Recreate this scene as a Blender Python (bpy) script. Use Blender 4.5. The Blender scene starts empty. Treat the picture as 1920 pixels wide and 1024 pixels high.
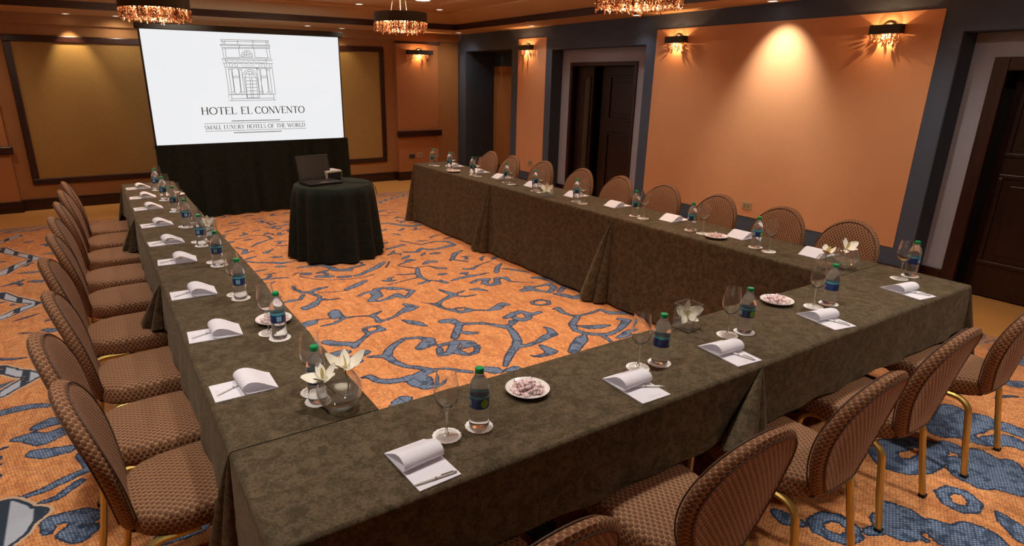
import bpy, bmesh, math, random
import numpy as np
from mathutils import Vector, Matrix
R = random.Random(7)
PI = math.pi
C = bpy.context.scene.collection
SC = bpy.context.scene

# ---------------------------------------------------------------- camera, world, exposure
YAW, PIT, ROL, HC = -0.56967, -0.31603, 0.01062, 1.83770
cam_d = bpy.data.cameras.new('camera'); cam = bpy.data.objects.new('camera', cam_d); C.objects.link(cam)
_f = Vector((-math.sin(YAW)*math.cos(PIT), math.cos(YAW)*math.cos(PIT), math.sin(PIT)))
_r = Vector((math.cos(YAW), math.sin(YAW), 0)); _u = _r.cross(_f)
_r2 = _r*math.cos(ROL)+_u*math.sin(ROL); _u2 = -_r*math.sin(ROL)+_u*math.cos(ROL)
cam.matrix_world = Matrix(((_r2.x, _u2.x, -_f.x, 0), (_r2.y, _u2.y, -_f.y, 0), (_r2.z, _u2.z, -_f.z, HC), (0, 0, 0, 1)))
cam_d.sensor_fit = 'HORIZONTAL'; cam_d.sensor_width = 36
cam_d.lens = 1140.23948/1920*36
cam_d.shift_x = (960-908.10204)/1920; cam_d.shift_y = (519.88797-512)/1920
cam_d.clip_start = 0.05
SC.camera = cam
SC.view_settings.view_transform = 'Standard'; SC.view_settings.look = 'None'
SC.view_settings.gamma = 1; SC.view_settings.use_curve_mapping = False
SC.view_settings.exposure = 0.0
SC.cycles.max_bounces = 20; SC.cycles.diffuse_bounces = 4; SC.cycles.transparent_max_bounces = 24
SC.cycles.transmission_bounces = 18; SC.cycles.sample_clamp_indirect = 4
SC.cycles.caustics_refractive = True; SC.cycles.caustics_reflective = False
SC.cycles.use_denoising = True
w = bpy.data.worlds.new('room_ambient'); SC.world = w; w.use_nodes = True
w.node_tree.nodes['Background'].inputs[0].default_value = (1, .85, .7, 1)
w.node_tree.nodes['Background'].inputs[1].default_value = 0.0

ZT = 0.765            # table top height with cloth
XW, YB = 6.125, 10.567  # inside face of the right wall and of the back wall
XL, YF = -3.6, -3.2
ZS, ZC = 2.60, 2.84   # soffit and central ceiling
DOWN = (1.0, .955, .89); WARM = (1.0, .56, .26)

def spot(name, loc, power, angle=110, blend=1.0, aim=(0, 0, -1), col=DOWN, size=.05):
    l = bpy.data.lights.new(name, 'SPOT'); l.energy = power; l.spot_size = math.radians(angle)
    l.spot_blend = blend; l.color = col; l.shadow_soft_size = size
    o = bpy.data.objects.new(name, l); C.objects.link(o); o.location = loc
    o.rotation_euler = Vector(aim).to_track_quat('-Z', 'Y').to_euler(); return o
def point(name, loc, power, col=WARM, size=.02, parent=None):
    l = bpy.data.lights.new(name, 'POINT'); l.energy = power; l.color = col; l.shadow_soft_size = size
    o = bpy.data.objects.new(name, l); C.objects.link(o); o.location = loc
    if parent: o.parent = parent
    return o

# ---------------------------------------------------------------- lights of the room (fixtures are built below) and added unseen fill spots
SOFFIT_BACK = [(0.0, 10.36), (.576, 10.298), (3.19, 10.22), (3.80, 10.36)]
SOFFIT_RIGHT = [(5.785, 9.95), (5.89, 7.95), (5.93, 5.85), (5.95, 4.03)]
LEDGE = [(3.50, 8.80), (4.75, 8.74)]
GRID = [(-.35, 1.9, 1.1), (.9, 1.75, .9), (2.3, 1.75, 1.0), (3.75, 1.75, 1.), (-.2, 3.9, 1.), (1.7, 3.5, 1.5), (3.75, 3.9, .9), (-.1, 6.0, 1.), (1.8, 5.5, 1.4), (3.8, 6.0, .9), (1.6, 7.9, .9), (4.8, .45, 2.2), (3.3, -.15, 1.6), (1.6, -.5, .7), (-1.7, 2.3, .9), (-1.7, 5.0, .9), (-.4, 8.0, .6)]
WALL_FILL = [(4.2, 5.2, 66, 52, (1.9, 0, -1.72)), (4.2, 3.9, 66, 52, (1.9, 0, -1.72)), (4.2, 2.7, 66, 52, (1.9, 0, -1.72)),
        (4.3, 7.6, 30, 52, (1.8, .2, -1.6)), (4.2, 1.35, 42, 62, (1.95, .55, -1.5)), (4.2, 6.6, 26, 56, (1.95, .1, -1.5))]
PG = 85.
AMB = (1, .87, .68)
for (x, y, k) in GRID: spot('ceiling_spot', (x, y, 2.815), PG*k, 104, .9, size=.07)
spot('ceiling_spot', (4.12, 8.05, 2.815), 45, 110, size=.08)
for (x, y, p, a, d) in WALL_FILL: spot('wall_fill', (x, y, 2.815), p, a, 1., d, col=AMB, size=.06)  # unseen spots added to brighten the right wall and doors
for (x, y) in LEDGE: spot('ledge_spot', (x, y, 2.79), 26, 110)
spot('wall_wash', (5.76, 3.95, 2.585), 92, 74, 1., (.50, 0, -1), col=AMB, size=.03)
for (x, y) in SOFFIT_RIGHT[:3]: spot('soffit_spot', (x-.05, y, 2.585), 7, 110, 1.0, (0, 0, -1), size=.03)
spot('wall_wash', (0.0, 10.36, 2.585), 42, 62, .8, (0, .30, -1), col=(1, .82, .52), size=.015)
spot('wall_wash', (3.80, 10.36, 2.585), 10, 70, .9, (.1, .25, -1), col=(1, .78, .45), size=.02)
for (x, y, p) in ((-1.6, 10.1, 24), (.576, 10.28, 13), (3.19, 10.20, 13), (5.72, 9.93, 20)): spot('back_wash', (x, y, 2.585), p, 150, 1., (0, .25, -1), col=AMB, size=.04)
for x in (-1.2, 1.2, 3.6): spot('back_fill', (x, 8.0, 2.79), 45, 54, 1., (0, 2.5, -1.5), col=AMB, size=.06)  # fill spots without fixtures, added to lift the back wall

# ---------------------------------------------------------------- node helper and materials
class NT:
    def __init__(s, name):
        s.m = bpy.data.materials.new(name); s.m.use_nodes = True
        s.t = s.m.node_tree; s.t.nodes.clear()
        s.out = s.t.nodes.new('ShaderNodeOutputMaterial')
    def n(s, ty, **k):
        nd = s.t.nodes.new('ShaderNode'+ty)
        for a, b in k.items(): setattr(nd, a, b)
        return nd
    def set(s, sock, v):
        if isinstance(v, bpy.types.NodeSocket): s.t.links.new(v, sock)
        elif isinstance(v, (tuple, list)) and len(v) == 3 and sock.type == 'RGBA': sock.default_value = (*v, 1)
        else: sock.default_value = v
    def math(s, op, a, b=None, c=None, clamp=False):
        nd = s.n('Math', operation=op, use_clamp=clamp)
        s.set(nd.inputs[0], a)
        if b is not None: s.set(nd.inputs[1], b)
        if c is not None: s.set(nd.inputs[2], c)
        return nd.outputs[0]
    def smooth(s, v, a, b):
        nd = s.n('MapRange', interpolation_type='SMOOTHSTEP')
        s.set(nd.inputs[0], v); nd.inputs[1].default_value = a; nd.inputs[2].default_value = b
        return nd.outputs[0]
    def mix(s, f, a, b):
        nd = s.n('Mix', data_type='RGBA')
        s.set(nd.inputs[0], f); s.set(nd.inputs[6], a); s.set(nd.inputs[7], b)
        return nd.outputs[2]
    def noise(s, co, scale, detail=3, rough=.55, dist=0.):
        nd = s.n('TexNoise'); s.set(nd.inputs['Vector'], co)
        nd.inputs['Scale'].default_value = scale; nd.inputs['Detail'].default_value = detail
        nd.inputs['Roughness'].default_value = rough; nd.inputs['Distortion'].default_value = dist
        return nd.outputs[0]
    def mapping(s, co, sc=(1, 1, 1), rot=(0, 0, 0), loc=(0, 0, 0)):
        nd = s.n('Mapping'); s.set(nd.inputs[0], co)
        nd.inputs[1].default_value = loc; nd.inputs[2].default_value = rot; nd.inputs[3].default_value = sc
        return nd.outputs[0]
    def obj(s): return s.n('TexCoord').outputs['Object']
    def uv(s): return s.n('TexCoord').outputs['UV']
    def pos(s): return s.n('NewGeometry').outputs['Position']
    def sep(s, v):
        nd = s.n('SeparateXYZ'); s.set(nd.inputs[0], v); return nd.outputs
    def comb(s, x, y, z=0.):
        nd = s.n('CombineXYZ'); s.set(nd.inputs[0], x); s.set(nd.inputs[1], y); s.set(nd.inputs[2], z); return nd.outputs[0]
    def bump(s, h, strength=.3, dist=.01):
        nd = s.n('Bump'); s.set(nd.inputs['Height'], h); nd.inputs['Strength'].default_value = strength
        nd.inputs['Distance'].default_value = dist; return nd.outputs[0]
    def bsdf(s, col, rough=.5, metal=0., normal=None, **k):
        p = s.n('BsdfPrincipled'); s.set(p.inputs['Base Color'], col); s.set(p.inputs['Roughness'], rough)
        s.set(p.inputs['Metallic'], metal)
        if normal is not None: s.set(p.inputs['Normal'], normal)
        for a, b in k.items(): s.set(p.inputs[a.replace('_', ' ')], b)
        s.t.links.new(p.outputs[0], s.out.inputs[0]); return s.m

def plain(name, col, rough=.5, metal=0., var=.06, scale=30, **k):
    t = NT(name); f = t.noise(t.obj(), scale)
    c = t.mix(f, tuple(x*(1-var*2) for x in col), tuple(min(1, x*(1+var*2)) for x in col))
    return t.bsdf(c, rough, metal, **k)
def wallpaint(name, col, rough=.75, fine=240, var=.05):
    t = NT(name); p = t.obj()
    f = t.noise(p, 3.0, 2); g = t.noise(p, fine, 2)
    c = t.mix(f, tuple(x*(1-var) for x in col), tuple(x*(1+var) for x in col))
    return t.bsdf(c, rough, normal=t.bump(g, .12, .002))
def wood(name, col, rough=.35, axis=2):
    t = NT(name); p = t.obj(); sc = [14, 14, 14]; sc[axis] = .9
    g = t.noise(t.mapping(p, tuple(sc)), 3.0, 5, .6, .6)
    c = t.mix(t.smooth(g, .3, .7), tuple(x*.55 for x in col), tuple(x*1.35 for x in col))
    return t.bsdf(c, rough, normal=t.bump(g, .08, .002), Coat_Weight=.15, Coat_Roughness=.25)

M = {}
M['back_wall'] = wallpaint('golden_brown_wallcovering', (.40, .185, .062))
M['pilaster'] = wallpaint('terracotta_wallcovering', (.46, .185, .065))
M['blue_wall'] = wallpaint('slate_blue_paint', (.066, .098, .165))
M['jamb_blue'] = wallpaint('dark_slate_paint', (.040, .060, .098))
M['grey_wall'] = wallpaint('lilac_grey_paint', (.38, .395, .51))
M['peach'] = wallpaint('peach_wall_panel', (.70, .365, .195))
M['soffit'] = wallpaint('tan_ceiling_paint', (.60, .355, .175))
M['tray'] = wallpaint('cream_tan_ceiling_paint', (.62, .37, .19))
M['wood'] = wood('mahogany_wood', (.034, .0078, .0055))
M['wood_x'] = wood('mahogany_rail', (.034, .0078, .0055), axis=0)
M['wood_y'] = wood('mahogany_rail_along', (.034, .0078, .0055), axis=1)
M['door'] = wood('dark_mahogany_door', (.022, .0062, .005), .38)
M['doorframe'] = wood('red_mahogany_frame', (.030, .0058, .0040), .45)
M['black_metal'] = plain('black_enamel', (.012, .010, .009), .45)
M['dark_bronze'] = plain('dark_bronze_shade', (.020, .015, .010), .5)
M['outlet'] = plain('ivory_plastic', (.50, .40, .24), .4, var=.02)
M['socket'] = plain('beige_socket', (.30, .23, .13), .4, var=.02)
M['grey_plastic'] = plain('grey_plate', (.12, .11, .10), .4, var=.02)
M['rubber'] = plain('black_rubber', (.008, .008, .008), .8)
M['steel'] = plain('brushed_steel', (.35, .34, .33), .35, 1.0)
M['white_plastic'] = plain('white_plastic', (.80, .78, .74), .3, var=.01)
M['green_cap'] = plain('green_cap_plastic', (.0, .32, .10), .35, var=.03)
M['china'] = plain('white_china', (.82, .79, .75), .18, var=.01)
M['stem_green'] = plain('green_stem', (.22, .36, .05), .5)

def mk_fabric_panel():
    t = NT('woven_gold_fabric'); p = t.obj()
    g = t.noise(t.mapping(p, (300, 300, 60)), 1.0, 2); h = t.noise(t.mapping(p, (60, 60, 300)), 1.0, 2)
    f = t.math('MULTIPLY', t.math('ADD', g, h), .5)
    c = t.mix(t.smooth(f, .3, .7), (.30, .155, .033), (.42, .235, .060))
    return t.bsdf(c, .8, normal=t.bump(f, .2, .003), Sheen_Weight=.15)
M['panel_fabric'] = mk_fabric_panel()

def mk_chair_fabric(name, dark, mid, light):
    t = NT(name); u, v, _ = t.sep(t.uv())
    S, H = .0215, .0300
    def lat(off):
        fu = t.math('SUBTRACT', t.math('FRACT', t.math('ADD', t.math('DIVIDE', u, S), off)), .5)
        fv = t.math('SUBTRACT', t.math('FRACT', t.math('ADD', t.math('DIVIDE', v, H), off)), .5)
        a = t.math('MULTIPLY', fu, 2.0); b = t.math('MULTIPLY', fv, 2.0*H/S*.98)
        return t.math('SQRT', t.math('ADD', t.math('MULTIPLY', a, a), t.math('MULTIPLY', b, b))), fv
    d1, v1 = lat(0.); d2, v2 = lat(.5)
    d = t.math('MINIMUM', d1, d2)
    sel = t.math('LESS_THAN', d1, d2)
    fv = t.math('ADD', t.math('MULTIPLY', sel, v1), t.math('MULTIPLY', t.math('SUBTRACT', 1., sel), v2))
    edge = t.smooth(d, .68, .93)
    inner = t.mix(t.smooth(fv, -.30, .28), dark, mid)
    th = t.noise(t.uv(), 900, 1)
    inner = t.mix(t.math('MULTIPLY', th, .35), inner, light)
    c = t.mix(edge, inner, light)
    hgt = t.math('SUBTRACT', 1., t.math('MULTIPLY', d, d))
    return t.bsdf(c, .72, normal=t.bump(hgt, .55, .004), Sheen_Weight=.04, Specular_IOR_Level=.3)
M['fabric'] = mk_chair_fabric('honeycomb_upholstery', (.045, .012, .004), (.160, .054, .020), (.44, .24, .115))
M['piping'] = plain('brown_piping', (.085, .042, .022), .7, var=.2, scale=120)

def mk_gold():
    t = NT('satin_gold_metal'); g = t.noise(t.mapping(t.obj(), (80, 80, 4)), 2., 2)
    return t.bsdf(t.mix(g, (.58, .38, .085), (.70, .50, .16)), t.math('MULTIPLY_ADD', g, .12, .34), .85)
M['gold'] = mk_gold()

def mk_cloth(name, dark, light, sheen, streak=True):
    t = NT(name); p = t.pos()
    a = t.noise(t.mapping(p, (15, 15, 15)), 1.6, 6, .70, .6)
    b = t.noise(t.mapping(p, (55, 55, 55)), 2.0, 4, .6, .3)
    f = t.smooth(t.math('ADD', t.math('MULTIPLY', a, .6), t.math('MULTIPLY', b, .4)), .40, .62)
    fine = t.noise(p, 700, 1)
    c = t.mix(f, dark, light)
    return t.bsdf(c, .88, normal=t.bump(t.math('ADD', t.math('MULTIPLY', b, .6), t.math('MULTIPLY', fine, .2)), .18, .003),
                  Sheen_Weight=sheen, Sheen_Roughness=.45, Sheen_Tint=(.8, .65, .45), Specular_IOR_Level=.15)
M['cloth'] = mk_cloth('olive_brown_suede_cloth', (.054, .0405, .0205), (.122, .089, .052), .12)
M['black_cloth'] = mk_cloth('black_drape_cloth', (.0080, .0110, .0084), (.0150, .0195, .0150), .05)

def mk_carpet():
    t = NT('woven_scroll_carpet'); p = t.pos()
    nd = t.n('TexNoise'); t.set(nd.inputs['Vector'], p); nd.inputs['Scale'].default_value = 70; nd.inputs['Detail'].default_value = 1
    jit = t.math('MULTIPLY', t.math('SUBTRACT', nd.outputs[0], .5), .022)
    at = t.n('Attribute', attribute_name='motif'); mo = t.math('ADD', at.outputs['Fac'], jit)
    ac = t.n('Attribute', attribute_name='chain'); ch = t.math('ADD', ac.outputs['Fac'], t.math('MULTIPLY', jit, .5))
    # weave stitches
    q = t.mapping(p, rot=(0, 0, math.radians(27))); u, v, _ = t.sep(q)
    RH, RW = .0105, .0165
    vr = t.math('DIVIDE', v, RH); row = t.math('FLOOR', vr); fv = t.math('SUBTRACT', t.math('FRACT', vr), .5)
    ur = t.math('ADD', t.math('DIVIDE', u, RW), t.math('MULTIPLY', row, .5))
    fu = t.math('SUBTRACT', t.math('FRACT', ur), .5)
    cell = t.n('TexWhiteNoise', noise_dimensions='2D'); t.set(cell.inputs[0], t.comb(t.math('FLOOR', ur), row))
    d = t.math('SQRT', t.math('ADD', t.math('MULTIPLY', t.math('MULTIPLY', fu, fu), 1.3), t.math('MULTIPLY', t.math('MULTIPLY', fv, fv), 2.4)))
    st = t.math('MULTIPLY', t.smooth(d, .60, .25), t.math('MULTIPLY_ADD', cell.outputs[0], .5, .5))
    # scribbled darker shading of the ground
    sc1 = t.noise(t.mapping(p, (1.6, 3.0, 1), (0, 0, .5)), 5.5, 3, .6, 2.6)
    sc2 = t.noise(t.mapping(p, (3.4, 1.1, 1), (0, 0, .3)), 3.6, 5, .65, 1.8)
    vein = t.math('SUBTRACT', 1., t.math('MULTIPLY', t.math('ABSOLUTE', t.math('SUBTRACT', sc1, .5)), 14.), clamp=True)
    big = t.smooth(sc2, .42, .64)
    ground = t.mix(big, (.74, .275, .068), (.58, .175, .034))
    ground = t.mix(t.math('MULTIPLY', vein, .8), ground, (.27, .068, .012))
    ground = t.mix(t.math('MULTIPLY', st, t.math('MULTIPLY_ADD', big, -.35, .85)), ground, (.96, .55, .27))
    navy = (.010, .028, .066)
    ed = t.smooth(mo, .007, .014); pn = t.noise(p, 16, 3, .6, 1.0)
    core = t.math('MULTIPLY', ed, t.math('MULTIPLY_ADD', t.smooth(pn, .50, .60), -.75, 1.0))
    blue = t.mix(t.math('MULTIPLY', t.math('MULTIPLY_ADD', st, 1.0, .12, clamp=True), core), navy, (.36, .475, .67))
    col = t.mix(t.smooth(mo, -.001, .001), ground, blue)
    # beaded chains with a pale outline
    px, py, _ = t.sep(p)
    bead = t.smooth(t.math('SINE', t.math('MULTIPLY', px, 46.)), -.7, -.3)
    cc = t.mix(t.math('MULTIPLY', t.smooth(ch, .013, .019), bead), (.018, .034, .058), (.46, .49, .55))
    cc = t.mix(t.math('MULTIPLY', t.smooth(ch, .013, .019), t.smooth(t.noise(p, 9, 2), .62, .66)), cc, (.55, .24, .08))
    col = t.mix(t.smooth(ch, -.016, -.013), col, (.62, .42, .27))
    col = t.mix(t.smooth(ch, -.001, .001), col, cc)
    # border: swirled band, then plain gold
    ex = t.math('SUBTRACT', px, 5.60); ey = t.math('SUBTRACT', py, 9.42); el = t.math('SUBTRACT', -2.9, px)
    e = t.math('MAXIMUM', t.math('MAXIMUM', ex, ey), el)
    sw = t.noise(t.mapping(p, (1, 2.6, 1)), 3.4, 4, .6, 2.5)
    band = t.mix(t.smooth(sw, .44, .50), (.10, .115, .14), (.52, .30, .17))
    band = t.mix(t.smooth(sw, .52, .58), band, (.50, .19, .055))
    col = t.mix(t.math('MULTIPLY', t.smooth(e, -.34, -.32), .8), col, band)
    gold = t.mix(t.math('MULTIPLY', st, .6), (.58, .26, .045), (.76, .41, .10))
    col = t.mix(t.smooth(e, -.003, .003), col, gold)
    return t.bsdf(col, .95, normal=t.bump(t.math('MULTIPLY_ADD', st, .6, .2), .35, .004), Sheen_Weight=.12)
M['carpet'] = mk_carpet()

def mk_thin_glass(name, tint, light_haze, edge):
    """thin clear shell: see-through, fresnel reflections, refracted light painted as a whitish edge and haze"""
    t = NT(name); tr = t.n('BsdfTransparent'); gl = t.n('BsdfGlossy'); gl.inputs['Roughness'].default_value = .04
    tr.inputs[0].default_value = (*tint, 1)
    df = t.n('BsdfDiffuse'); df.inputs[0].default_value = (.93, .95, .95, 1)
    lw = t.n('LayerWeight'); lw.inputs[0].default_value = .5
    f = t.math('MULTIPLY_ADD', t.math('POWER', lw.outputs['Facing'], 3.0), .55, .06, clamp=True)
    h = t.math('MULTIPLY_ADD', t.math('POWER', lw.outputs['Facing'], 5.0), edge, light_haze, clamp=True)  # white diffuse term stands in for refracted light at rims and body
    mx = t.n('MixShader'); t.set(mx.inputs[0], h); t.t.links.new(tr.outputs[0], mx.inputs[1]); t.t.links.new(df.outputs[0], mx.inputs[2])
    m2 = t.n('MixShader'); t.set(m2.inputs[0], f); t.t.links.new(mx.outputs[0], m2.inputs[1]); t.t.links.new(gl.outputs[0], m2.inputs[2])
    t.t.links.new(m2.outputs[0], t.out.inputs[0]); return t.m
M['vase_glass'] = mk_thin_glass('clear_vase_glass', (.98, .985, .975), .02, .45)
M['foot_glass'] = mk_thin_glass('clear_glass_foot', (.99, .99, .985), .02, .30)
M['vase_water'] = mk_thin_glass('clear_water', (.97, .98, .965), .05, .20)
def mk_water(name, ior, col, light_haze=0.):
    t = NT(name); g = t.n('BsdfGlass'); g.inputs['Roughness'].default_value = .0; g.inputs['IOR'].default_value = ior; g.inputs[0].default_value = (*col, 1)
    if light_haze:
        d = t.n('BsdfDiffuse'); d.inputs[0].default_value = (.93, .95, .96, 1)  # white diffuse share paints in brightness that the refraction lacks
        mx = t.n('MixShader'); mx.inputs[0].default_value = light_haze; t.t.links.new(g.outputs[0], mx.inputs[1]); t.t.links.new(d.outputs[0], mx.inputs[2]); t.t.links.new(mx.outputs[0], t.out.inputs[0]); return t.m
    t.t.links.new(g.outputs[0], t.out.inputs[0]); return t.m
M['bottle'] = mk_water('water_filled_bottle', 1.33, (.99, .995, 1.), .095)
M['glass'] = mk_water('clear_wine_glass', 1.45, (.995, .995, .99), .02)
M['stem_glass'] = mk_water('solid_glass_stem', 1.45, (.99, .99, .99))

def mk_label():
    t = NT('bottle_label_print'); x, y, z = t.sep(t.obj())
    a = t.math('ARCTAN2', y, x)
    r1 = t.math('COSINE', t.math('MULTIPLY', a, 2.0))
    zz = t.math('DIVIDE', t.math('SUBTRACT', z, .0985), .0215)     # -1..1
    base = t.mix(t.smooth(zz, .58, .66), (.018, .055, .22), (.10, .46, .55))
    sx = t.math('DIVIDE', t.math('SINE', t.math('MULTIPLY', t.math('SUBTRACT', a, .55), 1.0)), .42)
    le = t.math('ADD', t.math('MULTIPLY', sx, sx), t.math('MULTIPLY', t.math('ADD', zz, .15), t.math('MULTIPLY', t.math('ADD', zz, .15), 1.9)))
    leaf = t.math('MULTIPLY', t.smooth(le, 1.0, .85), t.math('GREATER_THAN', t.math('COSINE', t.math('SUBTRACT', a, .55)), 0.))
    c = t.mix(leaf, base, (.22, .55, .04))
    bx = t.math('MULTIPLY', t.smooth(t.math('ABSOLUTE', t.math('ADD', t.math('SINE', t.math('ADD', a, 1.2)), .0)), .34, .30),
                t.smooth(t.math('ABSOLUTE', t.math('ADD', zz, .12)), .55, .5))
    c = t.mix(t.math('MULTIPLY', bx, .85), c, (.12, .52, .66))
    ln = t.math('MULTIPLY', bx, t.smooth(t.math('SINE', t.math('MULTIPLY', zz, 17.)), .4, .6))
    c = t.mix(ln, c, (.80, .88, .90))
    return t.bsdf(c, .3)
M['label'] = mk_label()

def mk_paper():
    t = NT('white_note_paper'); x, y, z = t.sep(t.obj())
    f = t.noise(t.obj(), 60, 2)
    c = t.mix(f, (.86, .845, .90), (.92, .905, .955))
    m1 = t.math('MULTIPLY', t.smooth(t.math('ABSOLUTE', t.math('SUBTRACT', y, .018)), .008, .006), t.smooth(t.math('ABSOLUTE', t.math('SUBTRACT', x, .01)), .032, .030))
    ln = t.math('MULTIPLY', m1, t.smooth(t.math('SINE', t.math('MULTIPLY', y, 1400.)), .1, .5))
    c = t.mix(t.math('MULTIPLY', ln, .35), c, (.45, .43, .48))
    d = t.n('BsdfDiffuse'); t.set(d.inputs[0], c); tl = t.n('BsdfTranslucent'); t.set(tl.inputs[0], c)
    mx = t.n('MixShader'); mx.inputs[0].default_value = .2; t.t.links.new(d.outputs[0], mx.inputs[1]); t.t.links.new(tl.outputs[0], mx.inputs[2])
    t.t.links.new(mx.outputs[0], t.out.inputs[0]); return t.m
M['paper'] = mk_paper()
M['doily'] = plain('white_paper_coaster', (.84, .82, .78), .75, var=.02)

def mk_petal():
    t = NT('ivory_orchid_petal'); f = t.noise(t.obj(), 40, 3)
    return t.bsdf(t.mix(f, (.80, .74, .58), (.88, .84, .72)), .55, Subsurface_Weight=.0, Sheen_Weight=.2)
M['petal'] = mk_petal()
def mk_mint():
    t = NT('red_striped_mint'); x, y, z = t.sep(t.obj()); a = t.math('ARCTAN2', y, x)
    s = t.smooth(t.math('SINE', t.math('MULTIPLY', a, 6.)), .45, .75)
    c = t.mix(s, (.90, .80, .78), (.72, .20, .22))
    return t.bsdf(c, .22, Coat_Weight=.3)
M['mint'] = mk_mint()
M['wrapper'] = plain('clear_sweet_wrapper', (.90, .80, .79), .25, var=.05, scale=90)

def mk_bead():
    t = NT('amber_crystal_bead'); r = t.n('NewGeometry')
    q = r.outputs['Random Per Island']
    c = t.mix(t.smooth(q, .25, .9), (.50, .19, .09), (1., .84, .70))
    tl = t.n('BsdfTranslucent'); t.set(tl.inputs[0], c); di = t.n('BsdfDiffuse'); t.set(di.inputs[0], c)
    gl = t.n('BsdfGlossy'); gl.inputs['Roughness'].default_value = .08; t.set(gl.inputs[0], c)
    a = t.n('MixShader'); a.inputs[0].default_value = .45; t.t.links.new(tl.outputs[0], a.inputs[1]); t.t.links.new(di.outputs[0], a.inputs[2])
    b = t.n('MixShader'); b.inputs[0].default_value = .3; t.t.links.new(a.outputs[0], b.inputs[1]); t.t.links.new(gl.outputs[0], b.inputs[2])
    t.t.links.new(b.outputs[0], t.out.inputs[0]); return t.m
M['bead'] = mk_bead()

def emit(name, col, s):
    t = NT(name); e = t.n('Emission'); t.set(e.inputs[0], col); e.inputs[1].default_value = s
    t.t.links.new(e.outputs[0], t.out.inputs[0]); return t.m
M['lamp'] = emit('downlight_glow', (1., .86, .64), 5.0)
M['bulb'] = emit('warm_bulb_glow', (1., .62, .30), 14.0)
def mk_screen():
    t = NT('projected_slide'); p = t.pos(); x, y, z = t.sep(p)
    f = t.noise(t.mapping(p, (1, 1, 1)), 1.2, 2)
    c = t.mix(f, (.90, .91, .93), (.955, .95, .96))
    e = t.n('Emission'); t.set(e.inputs[0], c); e.inputs[1].default_value = .93
    t.t.links.new(e.outputs[0], t.out.inputs[0]); return t.m
M['screen'] = mk_screen()
M['slide_ink'] = emit('slide_dark_print', (.055, .042, .024), .9)
M['slide_line'] = emit('slide_line_print', (.12, .11, .10), .9)

# ---------------------------------------------------------------- mesh helpers
def new_obj(name, me, parent=None, loc=None):
    o = bpy.data.objects.new(name, me); C.objects.link(o)
    if parent: o.parent = parent
    if loc is not None: o.location = loc
    return o
def bobj(name, bm, mat, parent=None, loc=None, smooth=False):
    bmesh.ops.recalc_face_normals(bm, faces=bm.faces)
    me = bpy.data.meshes.new(name); bm.to_mesh(me); bm.free()
    me.materials.append(M[mat] if isinstance(mat, str) else mat)
    if smooth: me.polygons.foreach_set('use_smooth', [True]*len(me.polygons))
    return new_obj(name, me, parent, loc)
def empty(name, loc=(0, 0, 0), rz=0.):
    o = bpy.data.objects.new(name, None); C.objects.link(o); o.location = loc; o.rotation_euler = (0, 0, rz)
    o.empty_display_size = .1; return o
def tag(o, label=None, cat=None, group=None, kind=None):
    if label: o['label'] = label
    if cat: o['category'] = cat
    if group: o['group'] = group
    if kind: o['kind'] = kind
    return o
def copy_tree(o, parent=None):
    c = o.copy(); C.objects.link(c)
    if parent is not None: c.parent = parent
    for ch in list(o.children): copy_tree(ch, c)
    return c
def box(bm, x0, x1, y0, y1, z0, z1, bev=0.):
    vs = [bm.verts.new((x, y, z)) for x in (x0, x1) for y in (y0, y1) for z in (z0, z1)]
    F = [(0, 1, 3, 2), (4, 6, 7, 5), (0, 4, 5, 1), (2, 3, 7, 6), (0, 2, 6, 4), (1, 5, 7, 3)]
    fs = [bm.faces.new([vs[i] for i in f]) for f in F]
    if bev:
        es = list({e for f in fs for e in f.edges})
        bmesh.ops.bevel(bm, geom=es, offset=bev, segments=2, affect='EDGES', profile=.5)
def boxobj(name, b, mat, parent=None, bev=0.):
    bm = bmesh.new(); box(bm, *b, bev=bev); return bobj(name, bm, mat, parent)
def lathe(bm, prof, n=24, ctr=(0, 0, 0), close_bot=False, close_top=False):
    rings = []
    for r, z in prof:
        rings.append([bm.verts.new((ctr[0]+r*math.cos(2*PI*i/n), ctr[1]+r*math.sin(2*PI*i/n), ctr[2]+z)) for i in range(n)])
    for a, b in zip(rings[:-1], rings[1:]):
        for i in range(n): bm.faces.new((a[i], a[(i+1) % n], b[(i+1) % n], b[i]))
    if close_bot: bm.faces.new(rings[0][::-1])
    if close_top: bm.faces.new(rings[-1])
def tube(bm, pts, r, n=8, closed=False, w=None, h=None, cap=True):
    """sweep a circle (or a w x h rectangle) along pts"""
    pts = [Vector(p) for p in pts]; N = len(pts); rings = []; up = None
    for i, p in enumerate(pts):
        if closed: d = pts[(i+1) % N]-pts[i-1]
        else: d = pts[min(i+1, N-1)]-pts[max(i-1, 0)]
        d.normalize()
        if up is None:
            up = Vector((0, 0, 1)) if abs(d.z) < .9 else Vector((0, 1, 0))
        a = d.cross(up)
        if a.length < 1e-4: a = d.cross(Vector((1, 0, 0)))
        a.normalize(); b = a.cross(d).normalized(); up = b
        if w:
            k = .28*min(w, h)
            sec = [(w/2, h/2-k), (w/2-k, h/2), (-w/2+k, h/2), (-w/2, h/2-k), (-w/2, -h/2+k), (-w/2+k, -h/2), (w/2-k, -h/2), (w/2, -h/2+k)]
        else:
            rr = r[i] if isinstance(r, (list, tuple)) else r
            sec = [(rr*math.cos(2*PI*j/n), rr*math.sin(2*PI*j/n)) for j in range(n)]
        rings.append([bm.verts.new(p+a*s+b*q) for s, q in sec])
    m = len(rings[0]); rng = range(N if closed else N-1)
    for i in rng:
        A, B = rings[i], rings[(i+1) % N]
        for j in range(m): bm.faces.new((A[j], A[(j+1) % m], B[(j+1) % m], B[j]))
    if cap and not closed:
        bm.faces.new(rings[0][::-1]); bm.faces.new(rings[-1])
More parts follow.
